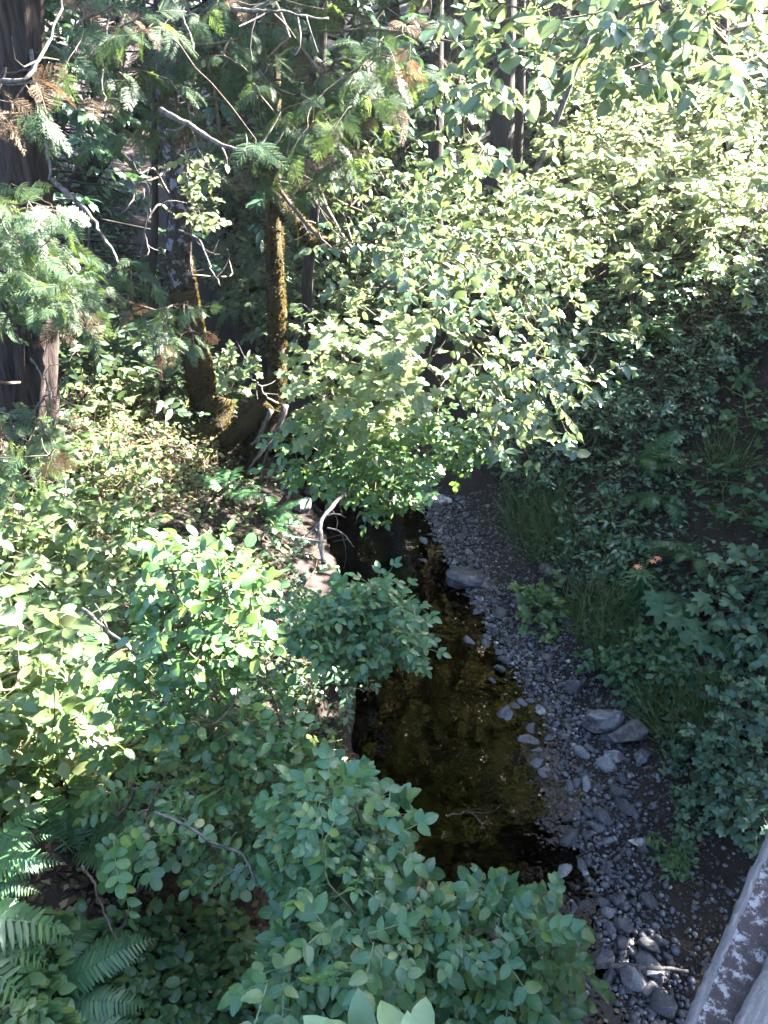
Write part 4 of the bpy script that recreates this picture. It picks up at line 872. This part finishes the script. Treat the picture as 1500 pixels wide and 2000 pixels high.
lp = gravel_points(240); a_ = rg.uniform(0, 6.3, 240); m = MB(); m.inst(QUAD, np.stack([lp[:, 0], lp[:, 1], np.maximum(lp[:, 2], 0) + .022], -1), frame_from(np.stack([np.cos(a_), np.sin(a_), rg.normal(size=240) * .2], -1), np.array([0, 0, 1.]) + rg.normal(size=(240, 3)) * .3), rg.uniform(.02, .05, 240))
tag(m.build('fallen_leaves', M['straw']), kind='stuff')
# ------------------------------------------------------------------ wood on the ground
def stick(name, label, pts, rad, mat, seed, cat='stick', side=0, lift=.02):
    p = spline(np.array(pts), 20); r = np.random.default_rng(seed); p[:, :2] += np.cumsum(r.normal(size=(20, 2)) * .004, 0); m = MB()
    tube(m, p, np.linspace(rad, rad * .6, 20), 8, .15, seed)
    if side: i_ = r.integers(3, 18, side); sticks(m, p[i_], p[i_] + nrm(r.normal(size=(side, 3)) + [0, 0, .4]) * r.uniform(.08, .3, side)[:, None], rad * .5, rad * .2, 4, .1, r)
    b0 = p[0].copy(); o = m.build(name, M[mat], None, True, b0); tag(o, label, cat); return o
up = np.array([0, 0, .05])
stick('stick', 'straight pale stick lying across the lower gravel', [G1(1118, 1913) + up, G1(1200, 1908) + up * 1.6, G1(1340, 1909) + up], .017, 'deadtwig', 1)
stick('broken_log', 'short pale broken log at the foot of the right bank', [G1(1062, 1120) + up, G1(1085, 1140) + up, G1(1110, 1150) + up], .07, 'deadtwig', 2, 'log')
stick('rotten_log', 'dark rotten log beside the pale broken log', [G1(1080, 1140) + up, G1(1120, 1160) + up, G1(1160, 1168) + up], .08, 'darkbark', 3, 'log')
stick('bare_sapling', 'pale curved bare sapling stem standing in the bush by the dark water', [P(632, 1100, 4.9), P(630, 1050, 5.0), P(642, 1005, 5.1), P(680, 965, 5.3)], .018, 'deadtwig', 4, 'sapling', 3)
stick('stick', 'pale bent twig over the dark water in front of the slab', [P(640, 1030, 5.2), P(670, 1040, 5.2), P(700, 1065, 5.2)], .006, 'deadtwig', 5, 'stick', 4)
stick('stick', 'slim bare twig crossing the dark soil toward the elder', [on_ground(P(225, 1860, 3.3)) + up * 2, on_ground(P(260, 1790, 3.4)) + up * 4, on_ground(P(288, 1700, 3.6)) + up * 4], .008, 'deadtwig', 6, 'stick')
stick('stick', 'thin brown twig slanting down beside the slim bare twig', [P(160, 1690, 3.0), P(200, 1740, 3.0), P(270, 1850, 3.0)], .006, 'twig', 7)
stick('stick', 'grey twig on the grass below the tiger lily', [G1(1195, 1246) + up, G1(1230, 1252) + up, G1(1262, 1256) + up], .012, 'deadtwig', 8)
stick('stick', 'long thin cane leaning on the bank at the right edge', [G1(1370, 1232) + up * 3, G1(1430, 1225) + up * 3, G1(1510, 1215) + up * 4], .006, 'deadtwig', 9)
stick('stick', 'crooked grey branch fallen under the splayed roots', [G1(200, 945) + up * 3, G1(235, 920) + up * 4, G1(280, 935) + up * 3, G1(330, 975) + up * 2], .02, 'deadtwig', 10, 'branch', 6)
stick('stick', 'weathered branch lying in sun below the crooked grey branch', [G1(215, 1000) + up * 3, G1(250, 985) + up * 5, G1(300, 990) + up * 4], .018, 'deadtwig', 11, 'branch', 6)
stick('stick', 'long stem crossing the brambles toward the rounded bush', [P(160, 1190, 3.9), P(240, 1260, 3.7), P(280, 1290, 3.6)], .01, 'deadtwig', 12, 'stem', 3)
stick('stick', 'bare arching cane in the shaded leaves left of the elder', [P(300, 1580, 3.0), P(370, 1620, 2.9), P(450, 1670, 2.8), P(480, 1730, 2.8)], .006, 'deadtwig', 13, 'cane', 3)
stick('stick', 'dry curled twig over the water above the elder', [P(870, 1590, 3.6), P(915, 1585, 3.6), P(945, 1620, 3.5)], .004, 'twig', 14, 'twig', 2)

rk = np.random.default_rng(31)
for k in range(22):
    c_ = sample([(0, 780), (420, 760), (480, 980), (280, 1300), (150, 1540), (0, 1540)], 1, rk)[0]; p0 = G1(*c_); d_ = nrm(np.array([rk.normal(), rk.normal() * .4, abs(rk.normal()) * .5 + .15])); Lc = rk.uniform(.4, 1.1)
    pc = spline([p0 + [0, 0, .1], p0 + d_ * Lc * .5 + [0, 0, .25], p0 + d_ * Lc + [0, 0, .12]], 12) + rk.normal(size=(12, 3)) * .008; m = MB(); tube(m, pc, np.linspace(.008, .003, 12), 5, .1, k)
    tag(m.build('bare_cane', M['deadtwig'], None, True, p0), 'thin bare cane arching among the brambles of the left bank', 'cane', 'bare canes in the left bank brambles')
# ------------------------------------------------------------------ litter, ground cover, grass (nobody could count them)
def scatter(name, polys, n, T, size, mat, seed, h=(.01, .12), jit=.5, stand=False):
    rng = np.random.default_rng(seed); m = MB(); A = [abs(np.sum(np.array(p)[:, 0] * np.roll(np.array(p)[:, 1], -1) - np.roll(np.array(p)[:, 0], -1) * np.array(p)[:, 1])) for p in polys]
    for p, a in zip(polys, A):
        k = int(n * a / sum(A)); s = sample(p, k, rng); q_ = G(s[:, 0], s[:, 1])
        q_ = q_[(q_[:, 0] < ip(q_[:, 1], XL) - .05) | (q_[:, 0] > ip(q_[:, 1], XR) - .25)]; k = len(q_)
        q_[:, 2] += rng.uniform(h[0], h[1], k); a_ = rng.uniform(0, 6.3, k)
        if stand: d = np.stack([np.cos(a_) * .5, np.sin(a_) * .5, np.full(k, .8)], -1) + rng.normal(size=(k, 3)) * .38; nn = np.stack([np.cos(a_), np.sin(a_), np.full(k, .3)], -1)
        else: d = np.stack([np.cos(a_), np.sin(a_), rng.normal(size=k) * .3], -1); nn = np.array([0, 0, 1.]) + rng.normal(size=(k, 3)) * jit
        R = frame_from(d, nn); s_ = size * rng.uniform(.6, 1.4, k); Ts = T if isinstance(T, list) else [T]; pk = rng.integers(0, len(Ts), k)
        for j, TT in enumerate(Ts): m.inst(TT, q_[pk == j], R[pk == j], s_[pk == j])
    return tag(m.build(name, M[mat]), kind='stuff')
LB = [(-80, 560), (450, 620), (560, 900), (560, 1050), (640, 1400), (760, 1600), (640, 1700), (300, 1560), (-80, 1640)]
RB = [(960, 800), (1100, 640), (1560, 540), (1560, 640), (1400, 760), (1340, 900), (1330, 1080), (1450, 1120), (1560, 1150), (1560, 1500), (1330, 1700), (1270, 1420), (1150, 1240), (1020, 1080), (980, 960)]
BL = [(-60, 1860), (200, 1830), (480, 1800), (560, 2080), (-60, 2080)]
scatter('leaf_litter', [LB, RB, BL, [(0, 1560), (560, 1560), (560, 1900), (0, 1900)]], 14000, QUAD, .045, 'brown', 1, (.004, .03), .5)
scatter('hollow_litter', [[(100, 380), (560, 380), (640, 560), (560, 800), (420, 760), (100, 600)]], 5000, [QUAD, LANCE], .10, 'brown', 12, (.01, .06), .6)
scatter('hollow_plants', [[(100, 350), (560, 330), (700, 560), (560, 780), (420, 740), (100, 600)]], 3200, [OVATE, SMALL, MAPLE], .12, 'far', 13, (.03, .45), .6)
scatter('dry_grass', [[(-40, 950), (270, 1000), (300, 1200), (200, 1540), (-40, 1560)], [(130, 720), (430, 740), (480, 1000), (180, 1000)]], 700, leaf([1., .95, .8, .5], .018, .05, .5, ts=[.05, .3, .58, .8]), .42, 'straw', 14, (-.02, .05), stand=True)
scatter('fallen_leaves', [[(1320, 640), (1560, 600), (1560, 1150), (1320, 1080)], [(1240, 1420), (1330, 1560), (1440, 1780), (1560, 1900), (1400, 2050), (1330, 1800)]], 1500, QUAD, .03, 'brown', 8, (.004, .02), .4)
scatter('litter_fall', [[(130, 700), (420, 700), (470, 900), (380, 1000), (180, 1000), (110, 880)]], 3800, [QUAD, LANCE], .06, 'straw', 2, (.01, .14), .8)
scatter('ground_cover', [[(130, 700), (420, 720), (470, 900), (380, 1000), (180, 1000), (110, 880)]], 2600, [OVATE, LANCE, SMALL], .07, 'maple', 9, (.02, .2))
scatter('ground_cover', [LB], 7500, [OVATE, SMALL, ROUND, MAPLE, LANCE], .062, 'bramble', 3, (.02, .25))
scatter('ground_cover', [RB], 7500, [OVATE, SMALL, SMALL, MAPLE], .052, 'dark', 4, (.02, .2))
scatter('ground_cover', [[(1320, 640), (1560, 600), (1560, 1150), (1320, 1080)]], 500, [OVATE, SMALL, MAPLE], .06, 'fern', 15, (.02, .15))
SIDE = [[(-1100, 620), (-80, 520), (-80, 1900), (-1100, 1900)]]
scatter('ground_cover', SIDE, 6000, [OVATE, SMALL, MAPLE], .085, 'bramble', 16, (.02, .4))
scatter('leaf_litter', SIDE, 5000, QUAD, .06, 'brown', 17, (.004, .03), .5)
scatter('ground_cover', [BL], 2600, [ROUND, OVATE], .052, 'snow', 5, (.02, .16))
blade = leaf([1., .95, .8, .5], .022, .05, .75, ts=[.05, .3, .58, .8])
scatter('grass', [[(980, 960), (1100, 960), (1130, 1100), (1040, 1110), (985, 1040)], [(1100, 1160), (1220, 1180), (1260, 1300), (1180, 1320), (1110, 1230)], [(1380, 880), (1440, 900), (1460, 940), (1390, 940)], [(1230, 1370), (1420, 1360), (1400, 1480), (1300, 1480)]], 3000, blade, .3, 'grass', 6, (-.02, 0), stand=True)

# ------------------------------------------------------------------ wooden bridge rail
e1 = P(1500, 1625, 1.0); e2 = P(1335, 2000, 1.0)
def at_z(px, py, z): r_ = ray(px, py); return np.array([0, 0, CAMZ]) + r_ * ((z - CAMZ) / r_[2])
zb = 3.9; a = at_z(1335, 2000, zb); b = at_z(1500, 1625, zb); u = nrm(b - a); nR = np.array([u[1], -u[0], 0.])
tb = thing('wooden_bridge', 'weathered wooden bridge edge with lichen spotted rail in the lower right corner', 'bridge', a)
def beam(mb_, o0, u_, n_, w_, h_, s0, s1, k=60, rough=.0015, seed=0, bev=.008):
    r = np.random.default_rng(seed); prof = np.array([(0, -h_), (0, -bev), (bev * .4, -bev * .3), (bev, 0), (w_ * .35, .001), (w_ * .65, -.001), (w_ - bev, 0), (w_, -bev), (w_, -h_)])
    np_ = len(prof); vs = []
    for s in np.linspace(s0, s1, k):
        jit = r.normal(size=(np_, 2)) * rough
        for (x, z), j in zip(prof, jit): vs.append(o0 + u_ * s + n_ * (x + j[0]) + np.array([0, 0, z + j[1]]))
    i_ = np.arange(k - 1)[:, None] * np_; j_ = np.arange(np_)[None]; j2 = (j_ + 1) % np_
    q_ = np.stack([i_ + j_, i_ + j2, i_ + np_ + j2, i_ + np_ + j_], -1).reshape(-1, 4)
    ends = [[0, c, c + 1] for c in range(1, np_ - 1)] + [[(k - 1) * np_, (k - 1) * np_ + c + 1, (k - 1) * np_ + c] for c in range(1, np_ - 1)]
    lc = np.zeros((len(vs), 3)); lc[:, 0] = np.tile(prof[:, 0], k); lc[:, 1] = np.repeat(np.linspace(s0, s1, k), np_)
    mb_.add(vs, ends, q_, lc)
def wood_mat(name, lichen):
    mm, N, L, bs, out = new_mat(name); at = N.new('ShaderNodeAttribute'); at.attribute_name = 'lc'
    mp = N.new('ShaderNodeMapping'); mp.inputs['Scale'].default_value = (60, 4, 1); L.new(at.outputs['Vector'], mp.inputs[0])
    n1 = N.new('ShaderNodeTexNoise'); n1.inputs['Scale'].default_value = 3.; n1.inputs['Detail'].default_value = 8; L.new(mp.outputs[0], n1.inputs['Vector'])
    r1 = ramp(N, [(.3, (.03, .027, .028)), (.5, (.07, .064, .066)), (.7, (.13, .122, .124))]); L.new(n1.outputs[0], r1.inputs[0]); c = r1.outputs[0]; h = n1.outputs[0]
    tc = N.new('ShaderNodeTexCoord')
    nf = N.new('ShaderNodeTexNoise'); nf.inputs['Scale'].default_value = 160; nf.inputs['Detail'].default_value = 6; L.new(tc.outputs['Object'], nf.inputs['Vector'])
    c = mixc(N, L, math_n(N, L, 'MULTIPLY', nf.outputs[0], .5), c, (.09, .085, .088))
    if lichen:
        n2 = N.new('ShaderNodeTexNoise'); n2.inputs['Scale'].default_value = 40.; n2.inputs['Detail'].default_value = 9; n2.inputs['Roughness'].default_value = .78; L.new(tc.outputs['Object'], n2.inputs['Vector'])
        sx = N.new('ShaderNodeSeparateXYZ'); L.new(at.outputs['Vector'], sx.inputs[0])
        bias = math_n(N, L, 'ADD', n2.outputs[0], math_n(N, L, 'MULTIPLY', sx.outputs[0], 1.6))
        f = ramp(N, [(.47, (0, 0, 0)), (.53, (1, 1, 1))]); L.new(bias, f.inputs[0])
        wl_ = mixc(N, L, nf.outputs[0], (.07, .066, .07), (.30, .29, .30)); dk = mixc(N, L, nf.outputs[0], (.006, .004, .005), (.03, .02, .021))
        lic = mixc(N, L, f.outputs[0], wl_, dk)
        g = math_n(N, L, 'GREATER_THAN', sx.outputs[0], .0125)
        c = mixc(N, L, g, c, lic)
    L.new(c, bs.inputs['Base Color']); bs.inputs['Roughness'].default_value = .9
    bp = N.new('ShaderNodeBump'); bp.inputs['Strength'].default_value = .7; bp.inputs['Distance'].default_value = .004; L.new(math_n(N, L, 'ADD', h, nf.outputs[0]), bp.inputs['Height']); L.new(bp.outputs[0], bs.inputs['Normal'])
    return mm
mlich = wood_mat('lichened_wood', True); mwood = wood_mat('grey_wood', False)
m = MB(); beam(m, a, u, nR, .16, .05, -1.6, 4.5, 500, .0012, 1); m.build('rail_board', mlich, tb, True, a)
c0 = at_z(1430, 2000, zb + .035); c1 = at_z(1500, 1868, zb + .035); u2 = nrm(c1 - c0); n2_ = np.array([u2[1], -u2[0], 0.])
m = MB(); beam(m, c0, u2, n2_, .14, .033, -.9, 1.2, 200, .0012, 2); m.build('upper_board', mwood, tb, True, a)
m = MB(); beam(m, a + nR * .02 - [0, 0, .055], u, nR, .1, .22, -1.6, 4.5, 30, .001, 3); m.build('stringer', mwood, tb, True, a)
for s in (-1.2, .9, 3.):
    m = MB(); o0 = a + u * s + nR * .125 - [0, 0, .053]; beam(m, o0, u, nR, .12, .55, -.06, .06, 4, .001, 4); m.build('post', mwood, tb, True, a)
m = MB()
for k_ in range(24): beam(m, a + u * (-1.6 + k_ * .26) + nR * .125 - [0, 0, .45], nR, -u, .25, .05, 0, 3.6, 6, .001, 5 + k_)
m.build('deck', mwood, tb, True, a)
# ------------------------------------------------------------------ woodland behind, canopy overhead, unseen trees added to cast shade
SHADE = np.concatenate([
    targets([(1060, 690), (1250, 620), (1560, 580), (1560, 1500), (1330, 1700), (1150, 1240), (1000, 1000)], 260, ('hug', .05, .8), 21),
    targets([(800, 960), (950, 960), (1150, 1240), (1330, 1550), (1400, 1950), (1050, 1990), (690, 1400)], 160, ('hug', 0, .2), 22),
    targets([(1330, 1990), (1500, 1620), (1500, 2000)], 40, ('abs', 1.0, 1.3), 28),
    targets(E1, 150, ('abs', 2.1, 3.1), 23),
    targets([(150, -20), (850, -20), (840, 250), (560, 380), (200, 280)], 170, ('abs', 5., 7.), 30),
    targets([(100, 250), (600, 250), (560, 700), (150, 600)], 220, ('hug', 0, 2.5), 31),
    targets([(590, 1110), (800, 1080), (860, 1290), (600, 1300)], 170, ('abs', 4.1, 5.), 24),
    targets([(100, 1600), (520, 1420), (720, 1480), (500, 2000), (0, 2000), (0, 1640)], 130, ('hug', .1, .7), 25),
    targets([(560, 880), (960, 860), (800, 1020), (600, 1000)], 40, ('abs', 5.4, 6.8), 26),
    targets([(400, 450), (560, 450), (520, 720), (420, 680)], 50, ('hug', 0, .5), 27)])
rs = np.random.default_rng(5)
cand = []
for k in range(9):
    t = rs.uniform(4.0, 13.0, len(SHADE)); c = SHADE + SUN * t[:, None] + rs.normal(size=SHADE.shape) * .25; cand.append(c)
cand = np.concatenate(cand); px, py, D = proj(cand)
mg = 1.0 / np.maximum(D, .3) * FPX
out = ((px - mg > 1500) | (px < -150) | (py < -170) | (D < .3)) & (cand[:, 2] > H(cand[:, 0], cand[:, 1]) + .4)
cand = cand[out & clear_of_lit(cand, .9)]
sel = []
for c in cand:                                                     # keep the clumps apart
    if all(np.linalg.norm(c - s_) > .46 for s_ in sel): sel.append(c)
sel = np.array(sel)
bases = np.array([[6.8, 4.4], [8.6, 8.6], [5.6, 1.6], [11., 6.5], [10.5, 11.5]])
SH2 = np.concatenate([targets([(150, -20), (850, -20), (840, 250), (560, 380), (200, 280)], 200, ('abs', 5., 7.), 41), targets([(100, 250), (600, 250), (560, 700), (150, 600)], 160, ('hug', 0, 2.5), 42),
    targets([(-40, 1640), (260, 1600), (300, 1950), (-40, 1990)], 140, ('hug', 0, .45), 43), targets([(600, 1150), (800, 1120), (850, 1290), (600, 1300)], 80, ('abs', 4.2, 5.2), 44)])
c2 = np.concatenate([SH2 + SUN * rs.uniform(3.5, 13., len(SH2))[:, None] + rs.normal(size=SH2.shape) * .15 for k in range(8)]); px, py, D = proj(c2); mg = .65 / np.maximum(D, .3) * FPX
c2 = c2[((px - mg > 1500) | (px + mg < 0) | (py + mg < 0) | (D < .3)) & (c2[:, 2] > H(c2[:, 0], c2[:, 1]) + .4)]; c2 = c2[clear_of_lit(c2, .5)]; sm = []
for c in c2:
    if all(np.linalg.norm(c - s_) > .33 for s_ in sm[-900:]): sm.append(c)
sm = np.array(sm); print('small shade sprays', len(sm))
own = np.argmin(np.linalg.norm(sel[:, None, :2] - bases[None], axis=-1), 1)
print('shade clumps', len(sel), [int((own == k).sum()) for k in range(len(bases))])
names = ['tree on the right bank nearest the bridge rail, beyond the right edge', 'tree high on the right bank, out past the evergreen bush', 'tree beside the bridge end, beyond the right edge', 'tree farther up the right slope past the right edge', 'tree high up the right slope behind the sunlit thicket']
for k, bxy in enumerate(bases):  # unseen added trees, leaf clumps set along sun rays to cast shade
    pts = sel[own == k]
    if len(pts) < 3: continue
    b0 = np.array([bxy[0], bxy[1], float(H(*bxy))]); top = b0 + [0, 0, max(2.5, pts[:, 2].mean() - b0[2])]
    o = thing('bigleaf_maple', names[k], 'tree', b0); m = MB(); tube(m, spline([b0 - [0, 0, .2], (b0 + top) / 2 + [.1, .05, 0], top], 16), np.linspace(.22, .12, 16), 12, .1, k, True, .04); m.build('trunk', M['darkbark'], o, True, b0)
    p2_ = sm[np.argmin(np.linalg.norm(sm[:, None, :2] - bases[None], axis=-1), 1) == k]
    if len(p2_): plant('x', None, None, top, p2_, QUAD, .14, 26, .3, M['far'], M['darkbark'], 450 + k, None, .2, .6, .9, .006, .08, stem='branch', leaves='crown', parent=o, twig=False)
    plant('x', None, None, top, pts, QUAD, .17, 48, .75, M['far'], M['darkbark'], 400 + k, None, .2, .6, .9, .006, .08, stem='branch', leaves='crown', parent=o, twig=False)
# canopy of the two creek side trees, above the frame, unseen, shaped for shade
def canopy(parent, root, lo, hi, n, seed, size=.14, per=26):
    r = np.random.default_rng(seed); c = np.array(lo) + (np.array(hi) - np.array(lo)) * r.random((n, 3)); px, py, D = proj(c)
    c = c[((py < -130) | (D < .5)) & clear_of_lit(c, .75)]
    if len(c): plant('x', None, None, root, c, QUAD, size, per, .6, M['far'], M['darkbark'], seed, None, .25, .8, .7, .005, .07, stem='branch', leaves='crown', parent=parent, twig=False)
    print('canopy', len(c))
canopy(tB, pB[-1], (-7, 6, 7.5), (-1, 15, 13), 700, 501)
canopy(tC, pC[-1], (-2.5, 5.5, 7.5), (3.5, 14, 13), 620, 502)
canopy(tA, pA[-1], (-8, 4, 7.5), (-3, 9, 13), 200, 503)

# far woodland: four kinds of tree and three of shrub, each copied as whole things
def copy_tree(o, loc, rz, s, label):
    c = o.copy(); COL.objects.link(c); c.location = loc; c.rotation_euler = (0, 0, rz); c.scale = (s, s, s * random.uniform(.9, 1.15)); c['label'] = label
    for ch in o.children:
        d = ch.copy(); COL.objects.link(d); d.parent = c
    return c
def proto_tree(seed, h, rad, label, conifer):
    r = np.random.default_rng(seed); o = thing('forest_tree', label, 'tree', (0, 0, 0), 'trees of the wood behind the creek')
    m = MB(); tube(m, spline([[0, 0, -.6], [.05, 0, h * .5], [0, .1, h]], 20), np.linspace(.22, .04, 20), 10, .1, seed, True, .04); m.build('trunk', M['darkbark'], o)
    n = 230; z = r.uniform(.12 if conifer else .22, 1, n) * h
    rr = (1.05 - z / h) * rad * 1.3 if conifer else rad * np.sqrt(np.clip(1 - ((z / h - .6) / .45) ** 2, .05, 1))
    a = r.uniform(0, 6.3, n); q_ = rr * np.sqrt(r.uniform(.15, 1, n)); c = np.stack([np.cos(a) * q_, np.sin(a) * q_, z - (.25 * q_ if conifer else 0)], -1)
    pts = c; md = MB(); ml = MB(); root = np.stack([c[:, 0] * 0, c[:, 1] * 0, c[:, 2] + .2 * q_], -1); sticks(md, root, c, .03, .012, 4, .05, r); md.build('branch', M['darkbark'], o)
    leafify(ml, None, QUAD if not conifer else SMALL, c, nrm(c - root + 1e-4), 30, .8, .17 if not conifer else .2, r, .35, .8, .7, twig=False); ml.build('crown', M['far'] if not conifer else M['dark'], o)
    return o
L1 = 'dark needled tree in the shaded wood behind the creek'; L2 = 'broadleaf tree in the wood behind the creek'
spots = [(-5.5, 12.5, 0), (-8.5, 13, 0), (-3.6, 19.5, 1), (-7.5, 19, 1), (-11, 17, 0), (-10.5, 23, 0), (-1.2, 17, 0), (1.3, 19, 0), (0.2, 23, 1), (-4, 25, 0), (3.6, 20.5, 1), (5., 25, 0), (8.6, 22, 1), (9.5, 27, 1), (12.5, 24, 1), (-14, 22, 0), (2.5, 28, 0), (-7.5, 29, 1), (13.5, 30, 0), (-1.5, 32, 0), (6.5, 33, 0), (-13, 31, 1), (17.5, 29, 1)]
pr = {0: proto_tree(601, 11, 2.1, L1, True), 1: proto_tree(602, 9.5, 2.3, L2, False)}; used = set()
for x, y, k in spots:
    z = float(H(x, y)); rz = random.uniform(0, 6.3); s = random.uniform(.85, 1.2)
    if k not in used: used.add(k); pr[k].location = (x, y, z); pr[k].rotation_euler = (0, 0, rz)
    else: copy_tree(pr[k], (x, y, z), rz, s, L2 if k else L1)
def proto_shrub(seed, label, lm, T, size, rad=.8):
    r = np.random.default_rng(seed); n = 95; d = nrm(r.normal(size=(n, 3)) + [0, 0, .4]); pts = d * (r.random((n, 1)) ** .4) * rad * np.array([1, 1, .85]); pts[:, 2] = np.abs(pts[:, 2]) + .1
    return plant('woodland_shrub', label, 'shrub', np.zeros(3), pts, T, size, 9, .25, M[lm], M['twig'], seed, 'shrubs on the far slopes', .25, .9, .6)
S0 = 'leafy shrub on the shaded far slope behind the mossy trunks'; S1 = 'leafy shrub on the far slope to the right, in sun'
ps = {0: proto_shrub(701, S0, 'far', SMALL, .10), 1: proto_shrub(702, S1, 'maple', OVATE, .09)}; used = set()
rr_ = np.random.default_rng(9); placed = 0
for it in range(1200):
    if placed >= 190: break
    y = rr_.uniform(9.5, 24); x = (rr_.uniform(-.55, .6) if placed < 110 else rr_.uniform(-.55, -.02)) * y
    if ip(y, XL) - .5 < x < ip(y, XR) + .4: continue
    if x > 2 and y < 11.5: continue
    if x < 0 and y < 11 and x > -4.2: continue
    k = 1 if x > ip(y, XR) else 0; z = float(H(x, y)); s = rr_.uniform(.8, 1.7)
    if k not in used: used.add(k); ps[k].location = (x, y, z - .05); ps[k].scale = (s, s, s)
    else: copy_tree(ps[k], (x, y, z - .05), rr_.uniform(0, 6.3), s, S1 if k else S0)
    placed += 1
bpy.context.view_layer.update()
